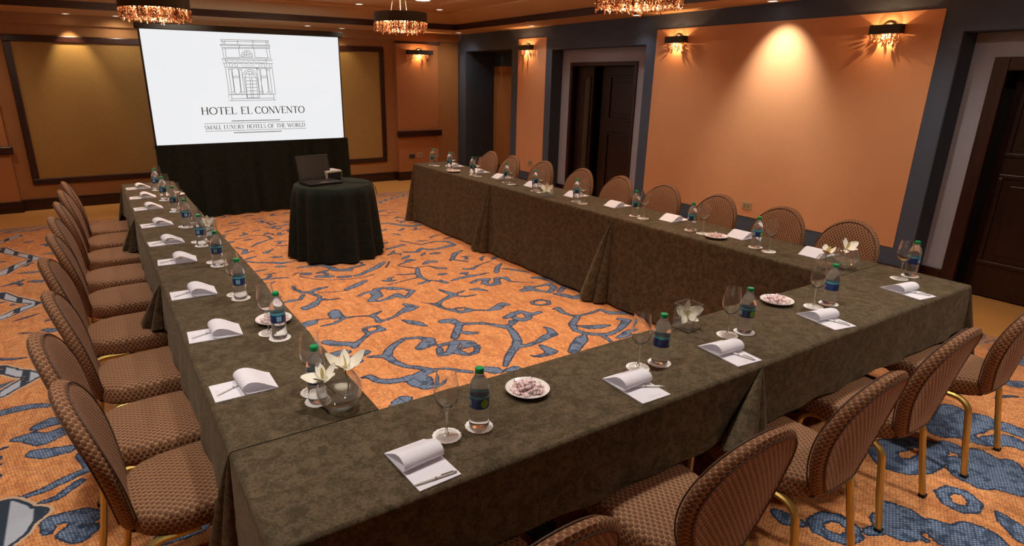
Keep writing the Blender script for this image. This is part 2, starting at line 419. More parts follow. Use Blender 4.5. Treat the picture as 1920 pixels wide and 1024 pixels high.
def smoothen(me_obj, angle=40):
    me = me_obj.data; me.polygons.foreach_set('use_smooth', [True]*len(me.polygons))
    try: me.set_sharp_from_angle(angle=math.radians(angle))
    except Exception: pass
    return me_obj
ORD = ['first', 'second', 'third', 'fourth', 'fifth', 'sixth', 'seventh', 'eighth', 'ninth']
# ---------------------------------------------------------------- layout in metres
LEFT_CHAIRS = [(6.62, 0.02, -0.015), (6.1, -0.03, -0.03), (5.545, 0.02, -0.043), (4.945, -0.02, -0.06), (4.41, 0.03, -0.05), (3.8, -0.02, -0.063), (3.172, 0.03, -0.025), (2.62, -0.02, -0.045), (2.135, 0.04, 0.035)]
RIGHT_CHAIRS = [(6.84, 0.03, -0.0), (6.33, -0.03, -0.02), (5.71, 0.02, 0.02), (5.01, 0.02, 0.0), (4.425, -0.02, -0.02), (3.84, 0.02, 0.0), (3.25, -0.03, -0.015), (2.644, 0.02, -0.03), (2.12, -0.02, -0.04)]
FRONT_CHAIRS = [(0.74, 0.02, 0.0), (1.47, -0.03, 0.0), (2.13, 0.02, 0.0), (2.81, 0.02, 0.03), (3.57, 0.02, 0.0)]
LEFT_B = [(0.481, 6.702), (0.488, 6.103), (0.508, 5.535), (0.516, 4.897), (0.521, 4.281), (0.531, 3.756), (0.522, 3.097), (0.559, 2.5), (0.528, 1.884)]
LEFT_G = [(0.511, 6.787), (0.518, 6.188), (0.538, 5.62), (0.501, 4.925), (0.515, 4.396), (0.522, 3.839), (0.513, 3.168), (0.533, 2.576), (0.534, 1.956)]
LEFT_P = [(0.23, 6.904, -1.52), (0.227, 6.345, -1.609), (0.224, 5.774, -1.541), (0.222, 5.073, -1.547), (0.221, 4.473, -1.529), (0.229, 3.979, -1.648), (0.223, 3.299, -1.605), (0.223, 2.694, -1.635), (0.223, 2.12, -1.571)]
RIGHT_B = [(3.688, 7.025), (3.692, 6.585), (3.703, 6.06), (3.745, 5.428), (3.711, 4.865), (3.704, 4.228), (3.721, 3.506), (3.717, 2.928), (3.702, 2.373)]
RIGHT_G = [(3.706, 6.958), (3.699, 6.503), (3.705, 5.944), (3.726, 5.3), (3.707, 4.763), (3.689, 4.121), (3.707, 3.398), (3.711, 2.816), (3.682, 2.26)]
RIGHT_P = [(3.995, 6.8, 1.571), (3.995, 6.2, 1.571), (3.995, 5.72, 1.571), (3.995, 5.1, 1.571), (3.995, 4.44, 1.571), (3.995, 3.88, 1.571), (3.995, 3.235, 1.571), (3.995, 2.6, 1.571), (3.995, 2.05, 1.571)]
FRONT_B = [(0.919, 1.457), (1.778, 1.476), (2.347, 1.495), (3.04, 1.5), (3.917, 1.51)]
FRONT_G = [(0.803, 1.463), (1.673, 1.49), (2.25, 1.512), (2.929, 1.514), (3.807, 1.518)]
FRONT_P = [(0.674, 1.264, 0.048), (1.545, 1.275, -0.04), (2.082, 1.279, -0.106), (2.785, 1.277, -0.188), (3.57, 1.27, -0.156)]
PLATES = [(0.6, 6.29, 12, 'on the left row near the screen', 1), (0.584, 2.697, 18, 'on the left row behind eighth bottle', 2), (1.188, 1.559, 26, 'between two places on the front table', 3), (2.823, 1.646, 24, 'on front table before fourth place', 4), (3.632, 6.372, 10, 'on the right row near the screen', 5), (3.684, 2.676, 20, 'on the right row beside eighth glass', 6)]
BOWLS = [(0.578, 1.803), (3.743, 1.796), (3.615, 1.85)]
CUBES = [(2.168, 1.668), (3.62, 4.56), (0.61, 4.56)]
ROUND = (2.11, 6.285, 0.405)
LAP = (1.985, 6.3, 0.16)
PROJ = (2.16, 6.52, 0.25)
CHANDS = [(.70, 6.75, 2.31, .60), (3.10, 6.60, 2.31, .58), (3.42, 3.36, 2.305, .60)]
SCONCE_W = 8.0
CARPET=[[(1.763,3.595,0.03),(1.848,3.635,0.05),(1.884,3.685,0.035),(1.838,3.762,0.015),(1.734,3.8,0.015),(1.634,3.742,0.02),(1.558,3.673,0.025),(1.506,3.595,0.03),(1.51,3.488,0.022),(1.546,3.385,0.018),(1.613,3.315,0.018),(1.682,3.233,0.018),(1.764,3.194,0.018),(1.877,3.086,0.015)],
[(1.503,3.587,0.02),(1.442,3.624,0.015),(1.391,3.644,0.01)],
[(1.195,3.806,0.03),(1.262,3.809,0.035),(1.3,3.797,0.02)],
[(1.191,3.702,0.03),(1.245,3.649,0.04),(1.317,3.689,0.03),(1.399,3.726,0.03),(1.416,3.726,0.02)],
[(1.331,3.702,0.02),(1.311,3.609,0.02)],
[(1.224,4.037,0.03),(1.27,3.973,0.03),(1.341,3.931,0.03),(1.383,3.882,0.025),(1.474,3.957,0.015),(1.543,4.015,0.015),(1.589,4.038,0.015),(1.666,4.043,0.025),(1.663,4.124,0.012),(1.586,4.144,0.012),(1.542,4.105,0.015),(1.547,4.025,0.015)],
[(1.372,3.854,0.02),(1.358,3.84,0.01)],
[(1.707,4.207,0.02),(1.721,4.283,0.015),(1.708,4.349,0.02),(1.812,4.405,0.008)],
[(1.708,4.349,0.008),(1.593,4.403,0.008),(1.493,4.42,0.015),(1.49,4.599,0.03),(1.456,4.559,0.035),(1.443,4.465,0.03)],
[(1.489,4.408,0.012),(1.383,4.347,0.015),(1.292,4.348,0.008)],
[(1.431,4.458,0.005),(1.302,4.493,0.006)],
[(1.185,4.439,0.04),(1.245,4.457,0.04),(1.291,4.485,0.015)],
[(1.707,4.207,0.015),(1.776,4.207,0.012),(1.875,4.249,0.012),(1.952,4.306,0.02),(2.03,4.336,0.045),(2.088,4.348,0.03),(2.052,4.449,0.02)],
[(1.88,4.131,0.01),(1.919,4.065,0.03),(1.957,4.001,0.03),(1.986,3.93,0.008)],
[(1.243,3.378,0.01),(1.287,3.369,0.02),(1.303,3.295,0.022),(1.359,3.243,0.025),(1.443,3.219,0.025),(1.507,3.217,0.03),(1.536,3.144,0.07),(1.539,3.071,0.04),(1.573,3.042,0.02),(1.64,3.045,0.012),(1.683,3.064,0.01)],
[(1.52,3.209,0.03),(1.605,3.232,0.03),(1.682,3.233,0.02)],
[(1.24,2.943,0.01),(1.303,2.967,0.035),(1.349,2.986,0.035),(1.385,2.98,0.015)],
[(1.304,4.802,0.03),(1.37,4.826,0.03),(1.455,4.905,0.012),(1.515,4.935,0.008)],
[(2.163,3.946,0.03),(2.216,3.929,0.03),(2.233,3.849,0.02),(2.283,3.791,0.015)],
[(2.204,3.798,0.025),(2.132,3.71,0.025),(2.064,3.626,0.025)],
[(2.162,3.692,0.015),(2.195,3.646,0.025),(2.255,3.61,0.012)],
[(1.901,3.557,0.02),(1.977,3.558,0.015),(2.03,3.549,0.03),(1.949,3.459,0.03),(1.891,3.405,0.02),(1.834,3.418,0.02),(1.873,3.505,0.02)],
[(1.949,3.459,0.03),(1.963,3.384,0.03),(1.999,3.319,0.015),(2.066,3.321,0.015),(2.124,3.399,0.02),(2.123,3.493,0.02),(2.078,3.532,0.02),(2.07,3.454,0.03),(2.022,3.438,0.015)],
[(1.998,5.216,0.02),(1.88,5.137,0.03),(1.758,5.067,0.02)],
[(1.793,4.851,0.012),(1.887,4.911,0.015),(1.954,4.871,0.04),(1.934,4.767,0.04),(1.829,4.682,0.02),(1.903,4.638,0.015),(1.993,4.657,0.02),(2.099,4.706,0.03),(2.1,4.63,0.02),(2.138,4.608,0.02),(2.258,4.729,0.02),(2.212,4.816,0.015),(2.122,4.89,0.035),(2.07,4.942,0.015),(1.991,4.928,0.03)],
[(2.604,5.322,0.015),(2.53,5.173,0.02),(2.497,5.053,0.02),(2.515,4.931,0.01),(2.578,4.872,0.01),(2.633,4.774,0.02),(2.618,4.87,0.012)],
[(2.498,4.898,0.02),(2.394,4.874,0.012)],
[(2.487,5.06,0.008),(2.313,5.029,0.006),(2.128,4.989,0.005)],
[(2.333,5.242,0.008),(2.406,5.199,0.015),(2.489,5.173,0.01)],
[(2.604,5.322,0.01),(2.49,5.464,0.008),(2.476,5.523,0.006),(2.601,5.579,0.015),(2.665,5.622,0.035),(2.699,5.602,0.015)],
[(2.728,5.426,0.015),(2.814,5.48,0.03),(2.86,5.454,0.03),(2.877,5.417,0.01)],
[(2.623,5.36,0.006),(2.742,5.341,0.006),(2.778,5.219,0.015),(2.844,5.18,0.02),(2.799,5.231,0.012)],
[(3.344,5.68,0.008),(3.208,5.612,0.025),(3.087,5.455,0.02),(3.018,5.387,0.008)],
[(3.064,5.414,0.01),(3.154,5.28,0.015)],
[(2.701,4.799,0.01),(2.831,4.833,0.02),(2.955,4.827,0.02),(3.147,4.831,0.006)],
[(2.997,5.065,0.015),(3.062,5.026,0.02),(3.242,5.123,0.006),(3.394,5.165,0.005)],
[(2.835,4.654,0.015),(2.946,4.697,0.02),(3.029,4.67,0.025),(2.927,4.578,0.025),(2.958,4.496,0.02),(3.039,4.511,0.03),(3.112,4.643,0.02),(3.196,4.616,0.025),(3.172,4.497,0.012),(3.243,4.433,0.006),(3.341,4.353,0.005)],
[(2.733,4.486,0.015),(2.792,4.471,0.025),(2.842,4.38,0.008)],
[(2.478,4.637,0.01),(2.504,4.543,0.02),(2.529,4.45,0.03),(2.459,4.416,0.02),(2.356,4.366,0.012),(2.285,4.302,0.025),(2.235,4.367,0.006),(2.187,4.414,0.005)],
[(2.28,4.27,0.02),(2.288,4.197,0.012),(2.329,4.121,0.02),(2.37,4.047,0.02),(2.454,4.046,0.025),(2.448,4.118,0.01),(2.378,4.143,0.012)],
[(2.529,4.45,0.012),(2.657,4.491,0.01)],
[(2.513,4.422,0.012),(2.599,4.351,0.012),(2.701,4.347,0.006)],
[(2.463,4.041,0.01),(2.588,3.966,0.012),(2.666,3.97,0.035),(2.77,4.029,0.03),(2.798,3.995,0.02)],
[(3.222,4.81,0.02),(3.327,4.945,0.02),(3.435,5.035,0.008)],
[(3.347,4.883,0.008),(3.431,4.759,0.02),(3.502,4.644,0.01)],
[(2.139,3.948,0.03),(2.197,3.928,0.03),(2.215,3.842,0.02),(2.332,3.787,0.015),(2.426,3.715,0.015),(2.501,3.581,0.02)],
[(2.643,6.152,0.02),(2.784,6.193,0.02),(2.881,6.232,0.02)],
[(2.744,5.942,0.015),(2.863,5.873,0.02),(2.981,5.984,0.02),(3.03,5.895,0.02),(3.152,5.884,0.02),(3.315,5.914,0.03),(3.379,5.909,0.015),(3.387,6.101,0.02),(3.259,6.176,0.012),(3.055,6.13,0.01),(2.916,6.409,0.01)],
[(2.301,3.804,0.012),(2.392,3.764,0.012),(2.456,3.681,0.012),(2.518,3.599,0.018),(2.581,3.62,0.02),(2.619,3.658,0.03)],
[(2.521,3.568,0.02),(2.484,3.448,0.025),(2.437,3.342,0.028),(2.382,3.272,0.028),(2.29,3.203,0.025),(2.209,3.133,0.022),(2.129,3.047,0.015)],
[(2.613,3.754,0.02),(2.729,3.797,0.03),(2.798,3.805,0.02),(2.818,3.744,0.03),(2.778,3.655,0.02),(2.703,3.638,0.025),(2.674,3.718,0.02)],
[(2.811,3.699,0.02),(2.924,3.713,0.02)],
[(2.377,3.249,0.022),(2.452,3.229,0.018),(2.554,3.245,0.018),(2.666,3.284,0.03),(2.736,3.296,0.03),(2.772,3.388,0.02),(2.762,3.437,0.01)],
[(2.53,3.182,0.012),(2.529,3.108,0.03),(2.533,3.056,0.035),(2.463,3.038,0.02),(2.392,3.046,0.012),(2.367,3.085,0.006)],
[(3.067,3.711,0.008),(3.112,3.701,0.025),(3.084,3.6,0.02),(3.101,3.525,0.012),(3.145,3.482,0.015),(3.262,3.477,0.012),(3.373,3.493,0.012)],
[(3.109,3.456,0.022),(2.988,3.375,0.025),(2.93,3.263,0.02),(2.956,3.177,0.02),(3.038,3.1,0.02),(3.103,3.074,0.02),(3.213,3.093,0.018),(3.318,3.146,0.025),(3.42,3.207,0.03),(3.387,3.258,0.02)],
[(3.013,3.315,0.01),(3.055,3.26,0.03),(3.139,3.224,0.03),(3.225,3.202,0.01)],
[(2.924,3.155,0.015),(2.861,3.112,0.04),(2.756,3.045,0.04),(2.662,2.977,0.03)],
[(3.038,3.059,0.015),(3.014,2.954,0.012)],
[(3.401,3.493,0.015),(3.414,3.402,0.025),(3.513,3.343,0.03),(3.581,3.269,0.02)],
[(3.11,2.988,0.015),(3.184,2.998,0.03),(3.278,3.025,0.03)],
[(3.012,3.936,0.013),(3.107,3.953,0.013),(3.153,3.888,0.013),(3.114,3.821,0.013),(3.031,3.836,0.013),(2.994,3.893,0.013),(3.012,3.936,0.013)],
[(3.13,4.227,0.03),(3.22,4.214,0.03),(3.247,4.137,0.02),(3.305,4.063,0.02),(3.42,4.135,0.025),(3.448,4.245,0.025),(3.302,4.247,0.01),(3.211,4.281,0.025)],
[(3.322,3.994,0.02),(3.368,3.928,0.03),(3.403,3.831,0.03),(3.523,3.836,0.035),(3.571,3.924,0.02),(3.556,3.994,0.02),(3.523,4.116,0.02),(3.394,4.03,0.02)],
[(1.984,3.07,0.03),(2.024,3.024,0.04),(2.049,2.988,0.02)],
[(2.102,2.977,0.02),(2.16,2.973,0.03),(2.165,2.938,0.02)],
[(3.43,4.476,0.02),(3.503,4.432,0.03),(3.518,4.334,0.02),(3.532,4.237,0.02),(3.564,4.092,0.012)],
[(1.373,5.402,0.012),(1.358,5.309,0.012),(1.401,5.185,0.02),(1.463,5.168,0.02),(1.547,5.217,0.025),(1.632,5.227,0.012)],
[(1.381,5.12,0.015),(1.316,5.011,0.012),(1.247,5.034,0.025),(1.189,5.015,0.01)],
[(1.453,5.135,0.015),(1.493,5.015,0.015),(1.468,4.938,0.015),(1.379,4.831,0.035),(1.299,4.776,0.025)],
[(1.472,4.917,0.008),(1.56,4.883,0.012),(1.627,4.88,0.006)],
[(1.515,5.117,0.006),(1.635,5.065,0.005),(1.752,5.034,0.004)],
[(1.468,5.737,0.006),(1.533,5.792,0.006)],
[(1.508,5.667,0.006),(1.598,5.524,0.006),(1.688,5.427,0.005),(1.846,5.355,0.006),(2.021,5.318,0.005),(2.16,5.373,0.005)],
[(1.563,5.727,0.03),(1.604,5.702,0.03)],
[(1.663,5.575,0.03),(1.766,5.514,0.03)],
[(1.842,5.446,0.03),(1.911,5.428,0.03)],
[(1.98,5.41,0.02),(2.037,5.423,0.02),(2.109,5.474,0.02),(2.252,5.56,0.03),(2.388,5.684,0.02)],
[(1.581,5.957,0.015),(1.68,5.948,0.02),(1.803,5.926,0.015),(1.861,5.791,0.03),(1.876,5.684,0.03),(1.983,5.621,0.03),(2.045,5.682,0.015),(2.176,5.706,0.02)],
[(2.462,5.693,0.006),(2.339,5.509,0.006)],
[(1.186,6.044,0.015),(1.286,6.057,0.012)],
[(1.177,5.752,0.02),(1.298,5.725,0.015),(1.405,5.683,0.008)],
[(1.189,6.444,0.015),(1.245,6.358,0.012),(1.41,6.261,0.02),(1.471,6.199,0.03),(1.6,6.201,0.006),(1.696,6.307,0.005)],
[(1.201,7.064,0.012),(1.274,6.9,0.02),(1.217,6.757,0.02),(1.35,6.825,0.006)],
[(1.438,6.686,0.03),(1.492,6.742,0.015),(1.547,6.8,0.006)],
[(1.364,7.596,0.02),(1.429,7.63,0.02),(1.424,7.743,0.008)],
[(1.263,7.447,0.006),(1.526,7.538,0.006),(1.635,7.439,0.01),(1.648,7.257,0.015),(1.583,7.227,0.008),(1.462,7.133,0.02),(1.351,7.007,0.005)],
[(1.702,8.171,0.01),(1.898,8.185,0.01)],
[(1.725,7.874,0.01),(1.852,7.88,0.03),(1.944,7.867,0.01),(2.029,7.941,0.02)],
[(1.263,8.301,0.006),(1.421,8.169,0.008),(1.57,8.289,0.004)],
[(1.247,7.883,0.015),(1.42,8.011,0.008)],
[(3.071,7.34,0.02),(3.171,7.324,0.02),(3.268,7.144,0.03),(3.378,6.998,0.03),(3.511,7.045,0.03)],
[(3.002,6.754,0.02),(3.042,6.658,0.01)],
[(2.666,6.397,0.015),(2.751,6.413,0.015)],
[(-0.674,4.038,0.03),(-0.601,4.045,0.03),(-0.525,4.038,0.025),(-0.438,3.998,0.015)],
[(-0.485,3.751,0.03),(-0.431,3.778,0.04),(-0.385,3.762,0.03)],
[(-0.577,3.671,0.02),(-0.516,3.656,0.04),(-0.452,3.595,0.05),(-0.382,3.63,0.04)],
[(-0.49,3.469,0.03),(-0.43,3.432,0.04),(-0.344,3.421,0.03)],
[(-0.584,3.101,0.008),(-0.509,3.079,0.012),(-0.427,3.095,0.018),(-0.35,3.135,0.022),(-0.277,3.163,0.02),(-0.21,3.178,0.02)],
[(-0.446,2.991,0.01),(-0.379,2.998,0.015),(-0.293,3.082,0.018)],
[(-0.409,2.759,0.02),(-0.404,2.828,0.03),(-0.346,2.822,0.03),(-0.294,2.805,0.04),(-0.258,2.767,0.04)],
[(-0.345,2.705,0.03),(-0.295,2.661,0.04),(-0.259,2.681,0.03)],
[(-0.309,2.769,0.02),(-0.324,2.735,0.02)],
[(-0.168,3.152,0.02),(-0.083,3.12,0.02)],
[(-0.165,3.021,0.03),(-0.114,3.035,0.02)],
[(0.008,2.459,0.04),(0.062,2.467,0.05),(0.125,2.471,0.05),(0.165,2.475,0.03)],
[(-0.219,4.58,0.03),(-0.15,4.574,0.04),(-0.079,4.568,0.02)],
[(-0.25,3.322,0.05),(-0.226,3.188,0.04)],
[(-0.778,7.129,0.01),(-0.691,7.118,0.025),(-0.622,7.095,0.02)],
[(-0.663,6.784,0.02),(-0.602,6.747,0.03),(-0.541,6.738,0.02)],
[(-0.67,5.368,0.005),(-0.631,5.345,0.01),(-0.592,5.332,0.006)],
[(-0.506,5.349,0.02),(-0.456,5.302,0.03)],
[(3.244,1.185,0.06),(3.175,1.114,0.06),(3.202,1.067,0.06),(3.277,1.02,0.05),(3.387,1.016,0.05),(3.53,1.06,0.05),(3.487,1.156,0.04),(3.395,1.178,0.05),(3.335,1.197,0.05)],
[(3.748,1.142,0.04),(3.891,1.153,0.05),(4.066,1.189,0.05),(4.038,1.123,0.04),(4.039,1.092,0.02)],
[(3.727,1.118,0.05),(3.803,1.071,0.05),(3.964,1.049,0.06),(4.092,1.049,0.05),(4.07,1.003,0.06),(4.099,0.947,0.05),(4.103,0.869,0.05)],
[(3.789,1.006,0.04),(3.809,0.941,0.03),(3.871,0.92,0.04),(3.953,0.87,0.05),(3.93,0.814,0.03)],
[(3.602,1.016,0.05),(3.595,0.969,0.03)],
[(3.488,0.922,0.05),(3.421,0.856,0.08),(3.38,0.808,0.05),(3.546,0.855,0.07),(3.664,0.91,0.04),(3.602,0.821,0.08),(3.583,0.756,0.07),(3.466,0.699,0.05),(3.459,0.759,0.07)],
[(3.704,0.789,0.03),(3.647,0.732,0.02)],
[(3.126,0.868,0.022),(3.198,0.857,0.022),(3.222,0.808,0.022),(3.186,0.751,0.022),(3.116,0.737,0.022),(3.072,0.77,0.022),(3.073,0.821,0.022),(3.126,0.868,0.022)],
[(2.424,1.074,0.025),(2.501,1.068,0.025),(2.54,1.026,0.025),(2.526,0.964,0.025),(2.489,0.931,0.025),(2.424,0.943,0.025),(2.396,0.988,0.025),(2.387,1.039,0.025),(2.424,1.074,0.025)],
[(2.827,0.999,0.01),(2.805,0.961,0.02),(2.801,0.926,0.05),(2.792,0.882,0.07),(2.772,0.847,0.05),(2.687,0.853,0.06),(2.694,0.895,0.06)],
[(2.56,0.915,0.02),(2.628,0.89,0.025),(2.666,0.844,0.03),(2.703,0.798,0.02),(2.718,0.756,0.01)],
[(2.804,0.792,0.03),(2.839,0.77,0.05),(2.858,0.736,0.05),(2.799,0.695,0.05),(2.775,0.72,0.03),(2.79,0.744,0.03)],
[(2.889,0.683,0.05),(2.952,0.678,0.05),(2.964,0.636,0.05),(2.954,0.599,0.04),(2.896,0.634,0.05)],
[(3.188,0.661,0.015),(3.149,0.614,0.035),(3.123,0.572,0.04),(3.081,0.542,0.03)],
[(2.338,1.197,0.02),(2.347,1.144,0.03),(2.364,1.098,0.015)],
[(5.326,1.545,0.03),(5.428,1.523,0.03)],
[(5.4,1.308,0.04),(5.216,1.207,0.05)],
[(4.773,1.187,0.04),(4.773,1.127,0.04),(4.836,1.089,0.03)],
[(5.565,1.361,0.02),(5.529,1.305,0.03)],
[(3.052,1.74,0.02),(3.14,1.754,0.02),(3.229,1.734,0.02),(3.245,1.69,0.03)],
[(1.348,1.704,0.04),(1.406,1.694,0.04),(1.354,1.652,0.04)],
[(1.848,1.696,0.03),(1.925,1.694,0.03)],
[(2.334,1.198,0.02),(2.325,1.15,0.03),(2.363,1.101,0.02)]]
CHAIN=[[(-1.016,8.284,0.05),(-0.919,8.081,0.04),(-0.813,7.912,0.035),(-0.709,7.733,0.035),(-0.638,7.651,0.02)],
[(-0.928,7.189,0.05),(-0.865,7.327,0.04),(-0.788,7.497,0.035),(-0.703,7.609,0.035),(-0.638,7.651,0.02)],
[(-0.871,6.482,0.04),(-0.782,6.313,0.035),(-0.687,6.18,0.035),(-0.585,6.062,0.02)],
[(-0.817,5.812,0.04),(-0.76,5.856,0.035),(-0.696,5.958,0.035),(-0.646,5.999,0.035),(-0.585,6.062,0.02)],
[(-0.728,4.71,0.035),(-0.675,4.652,0.035)],
[(-1.045,8.65,0.03),(-0.968,8.77,0.03),(-0.887,8.894,0.03)],
[(-1.101,9.333,0.03),(-1,9.229,0.03),(-0.858,9.174,0.03),(-0.732,9.167,0.03),(-0.64,9.277,0.02)],
[(-0.73,4.733,0.03),(-0.659,4.623,0.03),(-0.603,4.566,0.04),(-0.515,4.48,0.025)],
[(-0.694,4.293,0.03),(-0.65,4.353,0.03),(-0.609,4.402,0.035),(-0.566,4.454,0.035)],
[(-0.592,3.019,0.06),(-0.552,2.964,0.06),(-0.514,2.918,0.05),(-0.479,2.914,0.045),(-0.443,2.915,0.025)],
[(-0.575,2.807,0.06),(-0.55,2.833,0.06),(-0.519,2.885,0.05)],
[(3.514,8.614,0.02),(3.635,8.687,0.025),(3.808,8.844,0.02),(3.923,8.892,0.02),(4.077,8.96,0.02),(4.276,9.086,0.02)]]
LOGO=[[(1.648,2.284),(1.646,2.264),(2.259,2.274),(2.261,2.292),(1.648,2.284)],
[(1.664,2.274),(1.677,2.227)],
[(1.695,2.273),(1.696,2.225)],
[(1.861,2.285),(1.855,2.233)],
[(2.053,2.287),(2.054,2.235)],
[(2.223,2.288),(2.221,2.238)],
[(2.25,2.286),(2.248,2.236)],
[(1.636,2.225),(1.644,2.213),(1.661,2.175),(2.265,2.195),(2.276,2.235),(1.636,2.225)],
[(1.644,2.213),(2.275,2.224)],
[(1.66,2.188),(2.266,2.205)],
[(1.658,2.175),(1.668,2.06)],
[(1.694,2.174),(1.694,2.063)],
[(1.885,2.226),(1.863,2.182),(1.863,2.127),(1.87,2.065)],
[(2.033,2.229),(2.056,2.185),(2.061,2.133),(2.059,2.072)],
[(2.258,2.192),(2.266,2.066)],
[(2.219,2.191),(2.23,2.074)],
[(1.694,2.063),(1.87,2.065)],
[(2.059,2.072),(2.246,2.072)],
[(1.642,2.052),(2.283,2.057),(2.288,2),(1.648,1.993),(1.642,2.052)],
[(1.655,2.034),(2.284,2.038)],
[(1.68,2.047),(1.687,1.999)],
[(2.2,2.055),(2.209,2.001)],
[(1.688,2.006),(1.706,2.025),(1.716,2.004),(1.748,2.002),(1.77,2.024),(1.781,2.003),(1.814,2.004),(1.836,2.023),(1.849,2.002),(1.887,2.003),(1.909,2.022),(1.92,2.003),(1.953,2.004),(1.975,2.023),(1.987,2.005),(2.021,2.005),(2.043,2.024),(2.055,2.006),(2.089,2.007),(2.111,2.023),(2.122,2.005),(2.157,2.006),(2.172,2.025),(2.184,2.006)],
[(1.656,1.99),(1.664,1.946),(1.694,1.944),(1.688,1.988)],
[(1.725,1.989),(1.726,1.952),(1.763,1.953),(1.761,1.99)],
[(1.793,1.99),(1.794,1.951),(1.825,1.952),(1.824,1.991)],
[(2.104,1.994),(2.104,1.957),(2.138,1.957),(2.139,1.995)],
[(2.17,1.995),(2.171,1.955),(2.204,1.956),(2.203,1.996)],
[(2.239,1.997),(2.241,1.948),(2.273,1.949),(2.269,1.997)],
[(1.664,1.944),(2.275,1.945)],
[(1.701,1.931),(1.754,1.932),(1.745,1.914),(1.706,1.913),(1.701,1.931)],
[(1.826,1.933),(1.882,1.934),(1.872,1.916),(1.832,1.915),(1.826,1.933)],
[(2.061,1.934),(2.115,1.935),(2.107,1.917),(2.066,1.916),(2.061,1.934)],
[(2.188,1.934),(2.247,1.935),(2.238,1.916),(2.195,1.915),(2.188,1.934)],
[(1.708,1.91),(1.712,1.625)],
[(1.742,1.911),(1.75,1.628)],
[(1.837,1.912),(1.839,1.628)],
[(1.869,1.913),(1.88,1.627)],
[(2.068,1.913),(2.077,1.627)],
[(2.101,1.914),(2.119,1.627)],
[(2.197,1.913),(2.206,1.629)],
[(2.233,1.913),(2.243,1.632)],
[(1.706,1.628),(1.753,1.63),(1.761,1.606),(1.7,1.604),(1.706,1.628)],
[(1.832,1.628),(1.884,1.63),(1.889,1.606),(1.827,1.603),(1.832,1.628)],
[(2.07,1.627),(2.125,1.63),(2.128,1.608),(2.064,1.605),(2.07,1.627)],
[(2.2,1.629),(2.248,1.632),(2.251,1.607),(2.195,1.605),(2.2,1.629)],
[(1.756,1.923),(1.747,1.837),(1.753,1.811),(1.753,1.632),(1.77,1.604),(1.803,1.603),(1.831,1.638),(1.833,1.812),(1.832,1.891),(1.819,1.931),(1.8,1.935),(1.774,1.935),(1.756,1.923)],
[(2.119,1.927),(2.116,1.841),(2.108,1.651),(2.123,1.602),(2.158,1.599),(2.193,1.638),(2.196,1.815),(2.195,1.907),(2.178,1.939),(2.148,1.941),(2.119,1.927)],
[(1.746,1.832),(1.828,1.833)],
[(1.747,1.811),(1.829,1.812)],
[(2.118,1.836),(2.193,1.837)],
[(2.118,1.814),(2.193,1.815)],
[(1.67,1.941),(1.68,1.599)],
[(2.275,1.943),(2.285,1.599)],
[(1.67,1.596),(2.285,1.599),(2.286,1.524),(1.671,1.518),(1.67,1.596)],
[(1.707,1.596),(1.706,1.521)],
[(2.259,1.596),(2.26,1.521)],
[(1.709,1.545),(2.266,1.549)],
[(1.867,1.818),(2.067,1.819)],
[(1.868,1.833),(1.901,1.886),(1.93,1.911),(1.965,1.922),(2.005,1.918),(2.036,1.897),(2.054,1.868),(2.063,1.835)],
[(1.902,1.834),(1.919,1.869),(1.949,1.896),(1.969,1.901),(2.002,1.894),(2.023,1.873),(2.033,1.835)],
[(1.88,1.938),(2.095,1.939)],
[(1.893,1.812),(1.903,1.554)],
[(1.911,1.834),(1.909,1.813),(1.908,1.549)],
[(2.046,1.835),(2.048,1.814),(2.049,1.556)],
[(2.066,1.814),(2.068,1.558)],
[(1.967,1.813),(1.96,1.554)],
[(1.994,1.813),(1.988,1.556)],
[(1.907,1.773),(2.048,1.773)],
[(1.908,1.73),(2.05,1.733)],
[(1.909,1.687),(2.049,1.69)],
[(1.91,1.644),(2.049,1.646)],
[(1.908,1.6),(2.05,1.602)],
[(1.905,1.554),(2.07,1.556)],
[(1.962,1.898),(1.962,1.834)],
[(2.002,1.894),(1.992,1.835)],
[(1.911,1.859),(2.033,1.861)],
[(1.883,2.071),(1.891,2.109),(1.915,2.139),(1.95,2.159),(1.983,2.16),(2.015,2.142),(2.029,2.112),(2.032,2.072)],
[(1.902,2.071),(1.911,2.103),(1.933,2.129),(1.961,2.141),(1.987,2.136),(2.008,2.112),(2.012,2.073)],
[(1.918,2.072),(1.93,2.097),(1.958,2.11),(1.984,2.102),(1.99,2.073)],
[(1.961,2.141),(1.958,2.11)],
[(1.926,2.121),(1.937,2.101)],
[(1.995,2.123),(1.98,2.102)],
[(1.958,2.11),(1.954,2.072)],
[(1.883,2.071),(2.032,2.072)]]
# ---------------------------------------------------------------- structure
def st(o): o['kind'] = 'structure'; return o
